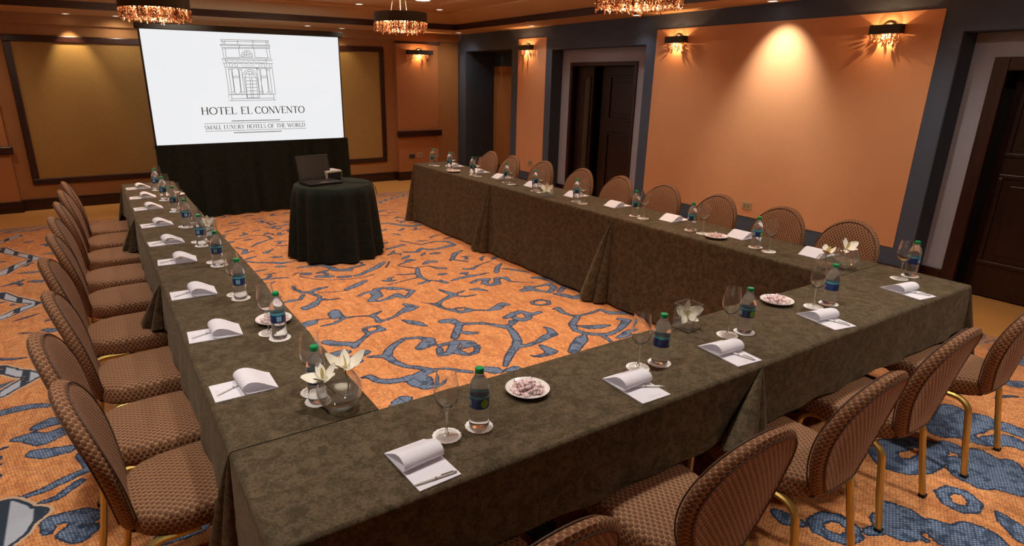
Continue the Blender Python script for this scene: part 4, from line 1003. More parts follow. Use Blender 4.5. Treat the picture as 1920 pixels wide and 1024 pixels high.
def make_chair():
    root = empty('banquet_chair')
    # seat: rounded shield, front at +y
    N = 44; out = []
    for i in range(N):
        a = 2*PI*i/N; c, s = math.cos(a), math.sin(a)
        e = .42 if s > 0 else .70
        x = .213*math.copysign(abs(c)**(.45 if s > 0 else .62), c); y = (.225 if s > 0 else .215)*math.copysign(abs(s)**e, s)
        x *= 1.0+.05*(y/.2)
        out.append((x, y))
    arc = [0]
    for i in range(N): a, b = out[i], out[(i+1) % N]; arc.append(arc[-1]+math.hypot(b[0]-a[0], b[1]-a[1]))
    prof = [(.90, .398), (.965, .402), (.992, .412), (1.0, .430), (1.0, .452), (.985, .470), (.955, .481), (.88, .489), (.70, .495), (.40, .499)]
    rings = [[(x*k, y*k, z-.010) for x, y in out] for k, z in prof]
    def uvf(tag_, k, i, c):
        x, y, z = rings[k][i % N]
        if tag_ == 'ctr': return (0, 0)
        if tag_ == 'cap' or (isinstance(tag_, int) and tag_ >= 5): return (x, y)
        return (arc[c], z)
    fabric_obj('seat', loft(rings, uvf, (0, 0, .490), (0, 0, .390)), root)
    # backrest: egg-shaped, leaning back, gently curved round the sitter
    H0, H1 = .395, .925
    def wid(v):
        if v > .30: return .222*math.sqrt(max(0, 1-((v-.30)/.235)**2))
        return .112+(.222-.112)*math.sin(PI/2*v/.30)
    pts = []
    for i in range(19): v = .012+(.533-.012)*(i/18); v = .012+.521*(1-(1-i/18)**1.6); pts.append((wid(v), v))
    right = [(.078, 0.0), (.102, .003)]+pts
    outl = right+[(0, .5349)]+[(-a, b) for a, b in right[::-1]]
    cx, cz = 0, .27
    def place(u, v, d):
        lean = .210+.150*v+.12*v*v
        return (u, -lean-d*.98+.55*u*u, H0+v*.985+d*.18)
    prof = [(.001+.30, -.028), (.60, -.029), (.84, -.027), (.93, -.021), (.985, -.010), (1.0, .003), (.985, .016), (.935, .026), (.86, .030), (.845, .027), (.60, .029), (.30, .030)]
    rg = [[(u*k, cz+(v-cz)*k, d) for u, v in outl] for k, d in prof]
    n = len(outl); arc2 = [0]
    for i in range(n): a, b = outl[i], outl[(i+1) % n]; arc2.append(arc2[-1]+math.hypot(b[0]-a[0], b[1]-a[1]))
    def uvb(tag_, k, i, c):
        u, v, d = rg[k][i % n]
        if tag_ == 'ctr': return (0, cz)
        if tag_ == 'cap' or (isinstance(tag_, int) and (tag_ < 3 or tag_ > 7)): return (u, v)
        return (arc2[c], d*1.3+.02)
    fabric_obj('backrest', loft([[place(*p) for p in r] for r in rg], uvb, place(0, cz, .030), place(0, cz, -.028)), root)
    for k, d, nm in ((.955, -.0225, 'piping'), (.905, .0300, 'piping')):
        bm = bmesh.new(); tube(bm, [place(u*k, cz+(v-cz)*k, d) for u, v in outl], .0028, 5, closed=True); smoothen(bobj(nm, bm, 'piping', root))
    # legs: gold rectangular tube, each half of an inverted U along one side of the seat, with a rubber foot
    for sx in (-1, 1):
        for fr in (1, -1):
            y1, y2, yf, rad = (.095, .165, .185, .07) if fr == 1 else (-.125, -.20, -.255, .075)
            xx = .188; P = [(xx, .012*fr, .384), (xx, y1, .384)]
            for q in range(1, 8):
                a = PI/2*q/7; P.append((xx+.006*q/7, y1+(y2-y1)*math.sin(a), .384-rad*(1-math.cos(a))))
            P += [(xx+.014, y2+(yf-y2)*.45, .16), (xx+.022, yf, .004)]
            pts_ = [(sx*a, b_, c) for a, b_, c in P]
            bm = bmesh.new(); tube(bm, pts_, 0, w=.030, h=.024); lg = smoothen(bobj('leg', bm, 'gold', root), 30)
            bm = bmesh.new(); box(bm, pts_[-1][0]-.0165, pts_[-1][0]+.0165, pts_[-1][1]-.0145, pts_[-1][1]+.0145, 0, .016, bev=.003); bobj('rubber_foot', bm, 'rubber', lg)
    bm = bmesh.new()
    box(bm, -.18, .18, -.13, -.10, .376, .400); box(bm, -.18, .18, .08, .11, .376, .400); box(bm, -.13, -.10, -.10, .08, .378, .400); box(bm, .10, .13, -.10, .08, .378, .400)
    bobj('seat_frame', bm, 'black_metal', root)
    for sx in (-1, 1):
        bm = bmesh.new(); tube(bm, [(sx*.105, -.10, .393), (sx*.105, -.18, .393), (sx*.102, -.205, .400), (sx*.100, -.214, .44)], 0, w=.034, h=.010); bobj('bracket', bm, 'black_metal', root)
    return root
CH = make_chair()
_used = [False]
def place_chair(x, y, rz, label, group):
    o = CH if not _used[0] else copy_tree(CH); _used[0] = True
    o.location = (x, y, 0); o.rotation_euler = (0, 0, rz); tag(o, label, 'chair', group); return o
CO = .132       # the table edge lies this far in front of the chair origin
for i, (y, j, dx) in enumerate(LEFT_CHAIRS):
    place_chair(LX0-CO+dx, y, -PI/2+j, 'brown honeycomb banquet chair with gold legs, %s from the screen in left row' % ORD[i], 'banquet chairs along the left row')
for i, (y, j, dx) in enumerate(RIGHT_CHAIRS):
    place_chair(RX1+CO+dx, y, PI/2+j, 'oval-backed brown chair facing the camera side, %s from the screen in right row' % ORD[i], 'banquet chairs along the right wall')
for i, (x, j, dy) in enumerate(FRONT_CHAIRS):
    place_chair(x, FY0-CO+dy, j, 'brown patterned chair seen from behind at front table, %s from the left' % ORD[i], 'banquet chairs at the front table')

# ---------------------------------------------------------------- projection screen, stage drape, round table
SX0, SX1, SZ0, SZ1, SY = .728, 3.232, .972, 2.435, 9.0
sc = empty('projection_screen', ((SX0+SX1)/2, SY, 0)); tag(sc, 'large black-framed projection screen showing a white hotel logo slide', 'screen')
mx = (SX0+SX1)/2
bm = bmesh.new(); box(bm, SX0-mx, SX1-mx, -.002, .004, SZ0, SZ1-.062); bobj('screen_surface', bm, 'screen', sc)
bm = bmesh.new(); b = .022
box(bm, SX0-mx-b, SX0-mx, -.006, .02, SZ0-.05, SZ1); bobj('side_border', bm, 'black_metal', sc)
bm = bmesh.new(); box(bm, SX1-mx, SX1-mx+b*.7, -.006, .02, SZ0-.05, SZ1); bobj('side_border', bm, 'black_metal', sc)
bm = bmesh.new(); box(bm, SX0-mx-.05, SX1-mx+.06, -.03, .05, SZ1-.062, SZ1+.012, bev=.01); bobj('top_housing', bm, 'black_metal', sc)
bm = bmesh.new(); box(bm, SX0-mx-.03, SX1-mx+.03, -.012, .014, SZ0-.05, SZ0); bobj('bottom_bar', bm, 'black_metal', sc)
bm = bmesh.new(); tube(bm, [(-.03, .01, SZ1+.01), (-.035, .01, SZ1+.05), (-.02, .01, SZ1+.075), (.0, .01, SZ1+.06), (.0, .01, SZ1+.01)], .006, 6); bobj('carry_hook', bm, 'steel', sc)
bm = bmesh.new(); box(bm, SX1-mx-.03, SX1-mx+.012, -.014, -.006, SZ0-.012, SZ0+.004); bobj('corner_clip', bm, 'steel', sc)
for s in (-1, 1):
    bm = bmesh.new(); xx = s*.9
    box(bm, xx-.025, xx+.025, .03, .06, .01, SZ1-.02); box(bm, xx-.03, xx+.03, .0, .30, 0, .03, bev=.006); bobj('support_leg', bm, 'black_metal', sc)

# lettering on the slide: a small roman alphabet drawn from thick and thin strokes (unit cap height)
TH, TN = .135, .05
def el(cx, cy, rx, ry, a0, a1, n, w0, w1):
    """elliptic stroke, width thick where it runs vertically"""
    out = []
    for i in range(n+1):
        a = math.radians(a0+(a1-a0)*i/n); wd = w0+(w1-w0)*abs(math.cos(a)); out.append((cx+rx*math.cos(a), cy+ry*math.sin(a), wd))
    return out
def S_(x, y0=0., y1=1., w=TH): return [(x, y0, w), (x, y1, w)]
def sf(x, y, h=.13): return [(x-h, y, TN*.8), (x+h, y, TN*.8)]
GL = {
 'H': (.86, [S_(.16), S_(.70), [(.16, .53, TN), (.70, .53, TN)], sf(.16, .02), sf(.16, .98), sf(.70, .02), sf(.70, .98)]),
 'O': (.98, [el(.49, .5, .40, .48, 0, 360, 36, TN, TH)]),
 'T': (.78, [S_(.39), [(.04, .97, TN), (.74, .97, TN)], [(.05, .98, TN), (.05, .80, TN)], [(.73, .98, TN), (.73, .80, TN)], sf(.39, .02)]),
 'E': (.70, [S_(.16), [(.05, .975, TN), (.60, .975, TN)], [(.16, .52, TN), (.50, .52, TN)], [(.05, .025, TN), (.63, .025, TN)], [(.60, .98, TN), (.60, .82, TN)], [(.63, .02, TN), (.63, .20, TN)]]),
 'L': (.66, [S_(.16), sf(.16, .98), [(.05, .025, TN), (.60, .025, TN)], [(.60, .02, TN), (.60, .22, TN)]]),
 'C': (.88, [el(.48, .5, .40, .48, 42, 318, 30, TN, TH), [(.78, .98, TN), (.78, .74, TN)]]),
 'N': (.94, [S_(.16, 0, 1, TN), S_(.78, 0, 1, TN), [(.14, .98, TH), (.78, .03, TH)], sf(.16, .02), sf(.10, .98, .1), sf(.78, .98)]),
 'V': (.86, [[(.10, .98, TH), (.44, .02, TH)], [(.44, .02, TN), (.76, .98, TN)], sf(.10, .98), sf(.76, .98, .11)]),
 'S': (.60, [el(.30, .735, .20, .235, 35, 270, 16, TN, TH*.8)[:], el(.30, .26, .22, .245, 90, -145, 16, TN, TH*.8)]),
 'M': (1.06, [S_(.14, 0, 1, TN), S_(.90, 0, 1, TH), [(.14, .98, TH), (.52, .05, TH)], [(.52, .05, TN), (.88, .98, TN)], sf(.14, .02, .1), sf(.90, .02)]),
 'A': (.88, [[(.10, .02, TN), (.44, 1., TN)], [(.44, 1., TH), (.76, .02, TH)], [(.22, .36, TN), (.64, .36, TN)], sf(.10, .02, .1), sf(.78, .02, .11)]),
 'U': (.86, [S_(.16, .3, 1), S_(.70, .3, 1, TN), el(.43, .30, .27, .29, 180, 360, 16, TN, TN*1.6), sf(.16, .98), sf(.70, .98, .1)]),
 'X': (.86, [[(.12, .98, TH), (.74, .02, TH)], [(.72, .98, TN), (.12, .02, TN)], sf(.12, .98), sf(.74, .02), sf(.72, .98, .1), sf(.12, .02, .1)]),
 'R': (.82, [S_(.16), el(.30, .74, .24, .235, 90, -90, 16, TN, TH), [(.16, .975, TN), (.30, .975, TN)], [(.16, .505, TN), (.30, .505, TN)], [(.36, .50, TH), (.76, .02, TH)], sf(.16, .02)]),
 'Y': (.82, [S_(.41, 0, .45), [(.08, .98, TH), (.41, .42, TH)], [(.41, .42, TN), (.74, .98, TN)], sf(.41, .02), sf(.08, .98, .1), sf(.74, .98, .1)]),
 'F': (.66, [S_(.16), [(.05, .975, TN), (.60, .975, TN)], [(.16, .52, TN), (.48, .52, TN)], [(.60, .98, TN), (.60, .80, TN)], sf(.16, .02)]),
 'W': (1.20, [[(.08, .98, TH), (.36, .02, TH)], [(.36, .02, TN), (.60, .98, TN)], [(.58, .98, TH), (.86, .02, TH)], [(.86, .02, TN), (1.12, .98, TN)], sf(.08, .98), sf(1.12, .98, .1)]),
 'D': (.92, [S_(.16), el(.34, .5, .46, .475, 90, -90, 22, TN, TH), [(.05, .975, TN), (.34, .975, TN)], [(.05, .025, TN), (.34, .025, TN)]]),
 ' ': (.42, []),
}
def ribbon(bm, pts, k=1.0, off=(0, 0), y=0., wmin=0.):
    n = len(pts); L = []; Rr = []
    for i, (x, z, wd) in enumerate(pts):
        a = pts[max(i-1, 0)]; b = pts[min(i+1, n-1)]; dx, dz = b[0]-a[0], b[1]-a[1]; l = math.hypot(dx, dz) or 1
        h = max(wd*k, wmin)/2; nx_, nz_ = -dz/l*h, dx/l*h
        X, Z = off[0]+x*k, off[1]+z*k
        L.append(bm.verts.new((X+nx_, y, Z+nz_))); Rr.append(bm.verts.new((X-nx_, y, Z-nz_)))
    for i in range(n-1): bm.faces.new((L[i], Rr[i], Rr[i+1], L[i+1]))
def write(name, text, x0, x1, z, cap, mat, parent, wt=1.0):
    adv = sum(GL[c][0] for c in text); kx = (x1-x0)/adv; bm = bmesh.new(); x = 0
    for c in text:
        aw, st_ = GL[c]
        for s in st_:
            ribbon(bm, [((x+a)*kx/cap, b, wd*wt) for a, b, wd in s], cap, (x0, z), -.0045)
        x += aw
    return bobj(name, bm, mat, parent)
for tx, a, b in (('HOTEL', 1.303, 1.752), ('EL', 1.800, 1.958), ('CONVENTO', 1.988, 2.676)): write('lettering', tx, a-mx, b-mx, 1.343, .094, 'slide_ink', sc, 1.15)
write('lettering', 'SMALL LUXURY HOTELS OF THE WORLD', 1.320-mx, 2.668-mx, 1.150, .054, 'slide_ink', sc, 1.12)
write('lettering', 'EL CONVENTO', 1.873-mx, 2.052-mx, 1.961, .017, 'slide_line', sc, 1.0)
def bars(name, L, mat):
    bm = bmesh.new()
    for a, b, z, h in L: ribbon(bm, [(a-mx, z, h), (b-mx, z, h)], 1., (0, 0), -.0045)
    bobj(name, bm, mat, sc)
bars('rule', [(1.671, 2.317, 1.2545, .009), (1.68, 2.324, 1.098, .009)], 'slide_ink')
bars('rule', [(1.324, 2.669, 1.227, .005), (1.328, 2.676, 1.128, .005)], 'slide_ink')
bm = bmesh.new()
for s in LOGO: ribbon(bm, [(x-mx, z, .0052) for x, z in s], 1., (0, 0), -.0045)
bobj('facade_emblem', bm, 'slide_line', sc)

# black pleated stage drape below the screen
dr = None
def pleat(x0, x1, y, z0, z1, label):
    bm = bmesh.new(); n = 150; rows = 12; cols = []; rr = random.Random(4); ph = rr.uniform(0, 6)
    for i in range(n+1):
        t = i/n; x = x0+(x1-x0)*t; col = []
        wv = (abs(math.sin(x*11.5+.8*math.sin(x*3.1)))*2-1)*.7+math.sin(x*41+ph)*.25
        for q in range(rows+1):
            f = q/rows; a = .020+.036*f
            col.append(bm.verts.new((x+.02*(t-.5)*f*2+.01*f*math.sin(x*9), y-a*(1+wv)*.9-.05*f*f, z1+(z0-z1)*f)))
        cols.append(col)
    # return down the right end
    for i in range(1, 9):
        t = i/8; col = []
        for q in range(rows+1):
            f = q/rows; col.append(bm.verts.new((x1+.02+.03*f+.015*f*math.sin(t*9), y+t*.55, z1+(z0-z1)*f)))
        cols.append(col)
    for A, B in zip(cols[:-1], cols[1:]):
        for q in range(rows): bm.faces.new((A[q], A[q+1], B[q+1], B[q]))
    vs = [bm.verts.new(p) for p in ((x0, y-.012, z1+.001), (x1+.02, y-.012, z1+.001), (x1+.02, y+.55, z1+.001), (x0, y+.55, z1+.001))]
    return bm
o = smoothen(bobj('stage_drape', pleat(.70, 3.27, 8.955, .012, .962, ''), 'black_cloth'), 70)
tag(o, 'black pleated floor-length drape below the projection screen', 'drape')

# round cocktail table with black cloth
RCX, RCY, RR = ROUND
rt = empty('round_table', (RCX, RCY, 0)); tag(rt, 'small round table hidden under a black floor-length cloth', 'table')
bm = bmesh.new(); lathe(bm, [(.001, ZT-.03), (RR-.01, ZT-.03), (RR-.005, ZT-.018), (RR-.01, ZT-.008), (.001, ZT-.008)], 40); bobj('tabletop', bm, 'wood_x', rt)
bm = bmesh.new(); lathe(bm, [(.24, 0), (.24, .015), (.05, .04), (.035, .08), (.035, ZT-.03)], 20, close_bot=True); bobj('pedestal', bm, 'black_metal', rt)
bm = bmesh.new(); n = 180; rr = random.Random(9)
prof = [(.02, 0), (.3, 0), (.7, 0), (.965, 0), (1., .006)]
rings = [[bm.verts.new((RR*k*math.cos(2*PI*i/n), RR*k*math.sin(2*PI*i/n), ZT-d)) for i in range(n)] for k, d in prof]
for q in range(1, 15):
    f = q/14; ring_ = []
    for i in range(n):
        a = 2*PI*i/n
        fold = math.sin(15*a+1.3*math.sin(2*a))*.65+math.sin(8*a+2)*.35
        rad = RR+.012+.060*f+(.055*fold)*f**.6
        z = ZT-.02-(ZT-.02-.008-.012*(1+fold)*.5)*f
        ring_.append(bm.verts.new((rad*math.cos(a), rad*math.sin(a), z)))
    rings.append(ring_)
for A, B in zip(rings[:-1], rings[1:]):
    for i in range(n): bm.faces.new((A[i], A[(i+1) % n], B[(i+1) % n], B[i]))
bm.faces.new(rings[0][::-1])
o = smoothen(bobj('round_tablecloth', bm, 'black_cloth', loc=(RCX, RCY, .003)), 70); tag(o, 'black floor-length cloth draped in folds over the round table', 'tablecloth')

# laptop
lp = empty('laptop', (LAP[0], LAP[1], ZT+.006), LAP[2]); tag(lp, 'open black laptop with a dark screen on the round black table', 'laptop')
bm = bmesh.new(); box(bm, -.185, .185, -.125, .125, 0, .024, bev=.005); bobj('base', bm, 'black_metal', lp)
bm = bmesh.new()
for r_ in range(5):
    for c_ in range(13): box(bm, -.165+c_*.0252, -.143+c_*.0252, -.02+r_*.0245, .001+r_*.0245, .024, .0262)
kb = bobj('keyboard', bm, plain('key_caps', (.03, .03, .03), .4), lp)
bm = bmesh.new(); box(bm, -.045, .045, -.11, -.05, .024, .0246); bobj('touchpad', bm, 'grey_plastic', lp)
bm = bmesh.new(); a = math.radians(14)
def tl(x, y, z): return (x, .125+z*math.sin(a)+y, .02+z*math.cos(a))
box(bm, -.185, .185, -.006, .006, 0, .262, bev=.004)
bmesh.ops.rotate(bm, verts=bm.verts, cent=(0, 0, 0), matrix=Matrix.Rotation(-a, 3, 'X')); bmesh.ops.translate(bm, verts=bm.verts, vec=(0, .118, .022)); ld = bobj('lid', bm, 'black_metal', lp)
bm = bmesh.new(); box(bm, -.172, .172, -.0075, -.0055, .022, .245)
bmesh.ops.rotate(bm, verts=bm.verts, cent=(0, 0, 0), matrix=Matrix.Rotation(-a, 3, 'X')); bmesh.ops.translate(bm, verts=bm.verts, vec=(0, .118, .022)); bobj('display', bm, plain('dark_display', (.035, .033, .028), .22), ld)
# projector behind it
pr = empty('projector', (PROJ[0], PROJ[1], ZT+.006), PROJ[2]); tag(pr, 'small beige and black projector behind the laptop on round table', 'projector')
bm = bmesh.new(); box(bm, -.10, .10, -.09, .09, .012, .105, bev=.014); bobj('body', bm, plain('beige_casing', (.42, .36, .28), .4), pr)
bm = bmesh.new(); box(bm, -.085, .085, -.094, -.088, .022, .085); bobj('rear_panel', bm, 'black_metal', pr)
bm = bmesh.new(); lathe(bm, [(.001, 0), (.03, 0), (.036, .02), (.03, .03), (.001, .022)], 16); bmesh.ops.rotate(bm, verts=bm.verts, cent=(0, 0, 0), matrix=Matrix.Rotation(-PI/2, 3, 'X')); bmesh.ops.translate(bm, verts=bm.verts, vec=(.03, .085, .06)); bobj('lens', bm, 'black_metal', pr)
for sx in (-1, 1):
    for sy in (-1, 1):
        bm = bmesh.new(); lathe(bm, [(.012, 0), (.012, .014)], 10, (sx*.075, sy*.065, 0), True, True); bobj('foot', bm, 'rubber', pr)
bm = bmesh.new(); z = ZT+.011
tube(bm, [(LAP[0]+.17, LAP[1]+.06, z), (LAP[0]+.22, LAP[1]+.03, z), (LAP[0]+.27, LAP[1]-.10, z), (RCX+RR*.80, RCY-RR*.50, z), (RCX+RR*.86, RCY-RR*.56, z-.003), (RCX+RR*.93, RCY-RR*.60, z-.06), (RCX+RR*.95, RCY-RR*.62, z-.12)], .004, 6)
o = smoothen(bobj('video_cable', bm, 'rubber')); tag(o, 'thin black cable from laptop over the edge of round table', 'cable')

# ---------------------------------------------------------------- chandeliers and sconces
_ib = bmesh.new(); bmesh.ops.create_icosphere(_ib, subdivisions=1, radius=1.)
ICO_V = np.array([v.co[:] for v in _ib.verts]); ICO_F = np.array([[v.index for v in f.verts] for f in _ib.faces]); _ib.free()
def bead_obj(name, L, parent):
    vs = np.concatenate([ICO_V*(1, 1, 1.15)*r+np.array(p) for p, r in L]); k = len(ICO_V)
    fs = np.concatenate([ICO_F+k*i for i in range(len(L))])
    me = bpy.data.meshes.new(name); me.from_pydata(vs.tolist(), [], fs.tolist()); me.materials.append(M['bead'])
    o = new_obj(name, me, parent); o['kind'] = 'stuff'; return o
def make_chandelier(x, y, zb, D, label):
    """zb: lowest edge of the crystal band"""
    o = empty('chandelier', (x, y, zb)); tag(o, label, 'chandelier', 'drum chandeliers with crystal fringe')
    r = D/2; zb0 = .100; zt = .200
    bm = bmesh.new(); lathe(bm, [(r-.006, zb0), (r, zb0), (r, zt), (r-.006, zt), (r-.006, zb0)], 56); smoothen(bobj('drum_shade', bm, 'dark_bronze', o))
    bm = bmesh.new(); lathe(bm, [(.001, zb0+.035), (r-.008, zb0+.035), (r-.008, zb0+.04), (.001, zb0+.04)], 48); bobj('diffuser', bm, 'bulb', o)
    rr = random.Random(int(x*100)); BL = []
    for k in range(460):
        # several rings of strings, dense at the rim
        ringk = rr.choice([.985, .985, .93, .86, .76, .62, .45]); a = rr.uniform(0, 2*PI); L = .068+rr.uniform(0, .022)+(.025 if rr.random() < .08 else 0)+.02*(1-ringk)
        px, py = r*ringk*math.cos(a), r*ringk*math.sin(a); z = zb0-.004
        while z > zb0-L:
            q = rr.uniform(.0045, .0082); BL.append(((px+rr.uniform(-.006, .006), py+rr.uniform(-.006, .006), z), q)); z -= q*rr.uniform(1.7, 2.4)
    bead_obj('crystal_fringe', BL, o)
    for k in range(3):
        a = 2*PI*k/3+.4; bm = bmesh.new(); tube(bm, [(r*.42*math.cos(a), r*.42*math.sin(a), zb0+.04), (.05*math.cos(a), .05*math.sin(a), ZC-zb-.02)], .0015, 5); bobj('hanging_wire', bm, 'steel', o)
    bm = bmesh.new(); tube(bm, [(0, 0, zb0+.1), (0, 0, ZC-zb-.015)], .0032, 6); bobj('power_cord', bm, 'white_plastic', o)
    bm = bmesh.new(); lathe(bm, [(.085, ZC-zb-.022), (.09, ZC-zb-.015), (.09, ZC-zb)], 24, close_bot=True); bobj('canopy', bm, 'dark_bronze', o)
    point('chandelier_lamp', (0, 0, zb0+.02), 24, (1, .72, .50), .10, o)
    point('chandelier_uplight', (0, 0, zt+.02), 9.0, (1, .72, .48), .10, o)
    return o
for (x, y, zb, D), lb in zip(CHANDS, ('drum chandelier with glowing crystals over the left table row, before the screen', 'whole drum chandelier with crystals hanging on wires near the far corner', 'crystal fringe chandelier cut by the top edge, nearest the peach wall')):
    make_chandelier(x, y, zb, D, lb)

def make_sconce(loc, face, wd, label):
    """face '-x' hangs on the right wall, '-y' on the back wall; built facing -y"""
    o = empty('wall_sconce', loc, 0 if face == '-y' else -PI/2); tag(o, label, 'wall lamp', 'dark box sconces with crystal fringe')
    h = .076; d = .088; hw = wd/2
    bm = bmesh.new(); t = .004
    box(bm, -hw, hw, -d, -d+t, 0, h); box(bm, -hw, -hw+t, -d+t, -.001, 0, h); box(bm, hw-t, hw, -d+t, -.001, 0, h)
    bobj('shade_box', bm, 'dark_bronze', o)
    bm = bmesh.new(); lathe(bm, [(.001, 0), (.062, 0), (.062, .012), (.05, .02), (.001, .02)], 24)
    bmesh.ops.rotate(bm, verts=bm.verts, cent=(0, 0, 0), matrix=Matrix.Rotation(PI/2, 3, 'X')); bmesh.ops.translate(bm, verts=bm.verts, vec=(0, 0, h*.62)); bobj('back_plate', bm, 'dark_bronze', o)
    for s in (-1, 1):
        bm = bmesh.new(); lathe(bm, [(.001, .010), (.011, .012), (.013, .025), (.009, .04), (.001, .05)], 12, (s*hw*.5, -.05, .02)); bobj('bulb', bm, 'bulb', o)
    rr = random.Random(int(loc[1]*50+loc[0])); BL = []
    for k in range(64):
        px = rr.uniform(-hw+.012, hw-.012); py = rr.choice([-.012, -.026, -.058, -.070, -.080]); L = .045+rr.uniform(0, .04)
        z = -.002
        while z > -L:
            q = rr.uniform(.003, .0062); BL.append(((px+rr.uniform(-.005, .005), py, z), q)); z -= q*rr.uniform(1.9, 3.2)
    bead_obj('crystal_fringe', BL, o)
    point('sconce_bulb', (.0, -.040, -.004), SCONCE_W, (1, .52, .22), .0025, o)
    point('sconce_uplight', (0, -.05, .075), SCONCE_W*.16, (1, .50, .2), .012, o)
    return o
make_sconce((XW-.006, 2.965, 2.245), '-x', .255, 'dark box sconce with lit crystals at right end of the wide peach panel')
make_sconce((XW-.006, 5.315, 2.26), '-x', .275, 'dark box sconce with lit crystals at left end of the wide peach panel')
make_sconce((XW-.006, 8.335, 2.27), '-x', .30, 'dark box sconce with lit crystals on the narrow peach panel between doorways')
make_sconce((5.245, PY, 2.23), '-y', .50, 'wide dark box sconce with crystals on the back wall pilaster')
# ---------------------------------------------------------------- place settings
def make_bottle():
    o = empty('water_bottle')
    prof = [(.001, .002), (.022, .0), (.029, .003), (.0325, .010), (.0328, .020), (.0300, .030), (.0322, .038), (.0300, .046), (.0322, .054), (.0302, .062), (.0322, .070), (.0316, .077),
            (.0316, .121), (.0325, .128), (.0322, .140), (.0300, .152), (.0255, .166), (.0190, .178), (.0140, .185), (.0128, .189), (.0150, .190), (.0150, .1925), (.0125, .193), (.0125, .196), (.001, .196)]
    bm = bmesh.new(); lathe(bm, prof, 22); smoothen(bobj('body', bm, 'bottle', o), 75)
    bm = bmesh.new(); lathe(bm, [(.0321, .077), (.0323, .078), (.0323, .120), (.0321, .121)], 26); smoothen(bobj('label', bm, 'label', o))
    bm = bmesh.new(); lathe(bm, [(.0135, .1925), (.0145, .1935), (.0145, .2065), (.0132, .209), (.001, .209)], 20); smoothen(bobj('cap', bm, 'green_cap', o), 50)
    bm = bmesh.new(); lathe(bm, [(.0131, .186), (.0158, .1895), (.0158, .1915), (.0131, .1930)], 20); bobj('neck_ring', bm, M['vase_glass'], o)
    return o
def make_glass():
    o = empty('wine_glass')
    bm = bmesh.new()
    lathe(bm, [(.001, .097), (.010, .099), (.022, .108), (.033, .124), (.0385, .142), (.0395, .158), (.037, .182), (.0325, .208), (.0305, .222), (.0298, .222), (.0318, .207), (.0362, .181), (.0386, .158), (.0376, .143), (.032, .126), (.021, .111), (.009, .104), (.001, .103)], 28)
    smoothen(bobj('bowl', bm, 'glass', o), 70)
    bm = bmesh.new(); lathe(bm, [(.0075, .006), (.0042, .018), (.0036, .05), (.0040, .088), (.0075, .0985)], 14); smoothen(bobj('stem', bm, 'stem_glass', o))
    bm = bmesh.new(); lathe(bm, [(.001, .0), (.034, .0), (.0355, .0015), (.034, .003), (.012, .006), (.001, .0065)], 28); smoothen(bobj('foot', bm, 'foot_glass', o), 50)
    return o
def make_coaster():
    bm = bmesh.new(); n = 48; top = []; bot = []
    for i in range(n):
        a = 2*PI*i/n; r = .0455+.0012*math.cos(a*16)
        top.append(bm.verts.new((r*math.cos(a), r*math.sin(a), .0016))); bot.append(bm.verts.new((r*math.cos(a), r*math.sin(a), 0)))
    bm.faces.new(top); bm.faces.new(bot[::-1])
    for i in range(n): bm.faces.new((bot[i], bot[(i+1) % n], top[(i+1) % n], top[i]))
    return bobj('paper_coaster', bm, 'doily')
PW, PL = .135, .212
def make_pad():
    """origin at the middle of the sitter-side edge; +y away from the sitter"""
    o = empty('note_pad')
    bm = bmesh.new(); box(bm, -PW/2, PW/2, 0, PL, 0, .0035); bobj('paper_block', bm, 'paper', o)
    prof = [(PL, .0042), (.197, .011), (.180, .021), (.160, .033), (.142, .0415), (.125, .0455), (.109, .0445), (.096, .038), (.089, .028), (.089, .018), (.096, .0095), (.109, .0055), (.13, .0044), (.15, .0042)]
    bm = bmesh.new(); A = []
    for k, (y, z) in enumerate(prof):
        A.append([bm.verts.new((x, y+.012*(x/PW)*(k/len(prof)), z)) for x in (-PW/2, -PW/4, 0, PW/4, PW/2)])
    for a, b in zip(A[:-1], A[1:]):
        for i in range(4): bm.faces.new((a[i], a[i+1], b[i+1], b[i]))
    smoothen(bobj('curled_page', bm, 'paper', o), 80)
    bm = bmesh.new(); box(bm, -PW/2-.0005, PW/2+.0005, PL-.004, PL+.001, 0, .0045); bobj('binding', bm, 'paper', o)
    return o
def make_pen():
    o = empty('ballpoint_pen'); prof = [(.0009, 0), (.0016, .006), (.0036, .016), (.0040, .022), (.0040, .122), (.0036, .126)]
    rx = Matrix.Rotation(-PI/2, 3, 'X')
    def ax(bm): bmesh.ops.rotate(bm, verts=bm.verts, cent=(0, 0, 0), matrix=rx); bmesh.ops.translate(bm, verts=bm.verts, vec=(0, -.068, .0042)); return bm
    bm = bmesh.new(); lathe(bm, prof, 10, close_bot=True, close_top=True); smoothen(bobj('barrel', ax(bm), 'white_plastic', o), 50)
    bm = bmesh.new(); lathe(bm, [(.0042, .066), (.0042, .071)], 10); bobj('middle_band', ax(bm), 'steel', o)
    bm = bmesh.new(); lathe(bm, [(.0025, .126), (.0025, .134), (.001, .135)], 8); bobj('push_button', ax(bm), 'steel', o)
    bm = bmesh.new(); box(bm, -.0016, .0016, -.0055, -.0044, .085, .125); bobj('clip', ax(bm), 'steel', o)
    return o
PROTO = dict(bottle=make_bottle(), glass=make_glass(), coaster=make_coaster(), pad=make_pad(), pen=make_pen())
_first = set()
def put(kind, loc, rz, label, cat, group):
    o = PROTO[kind] if kind not in _first else copy_tree(PROTO[kind]); _first.add(kind)
    o.location = loc; o.rotation_euler = (0, 0, rz); tag(o, label, cat, group); return o
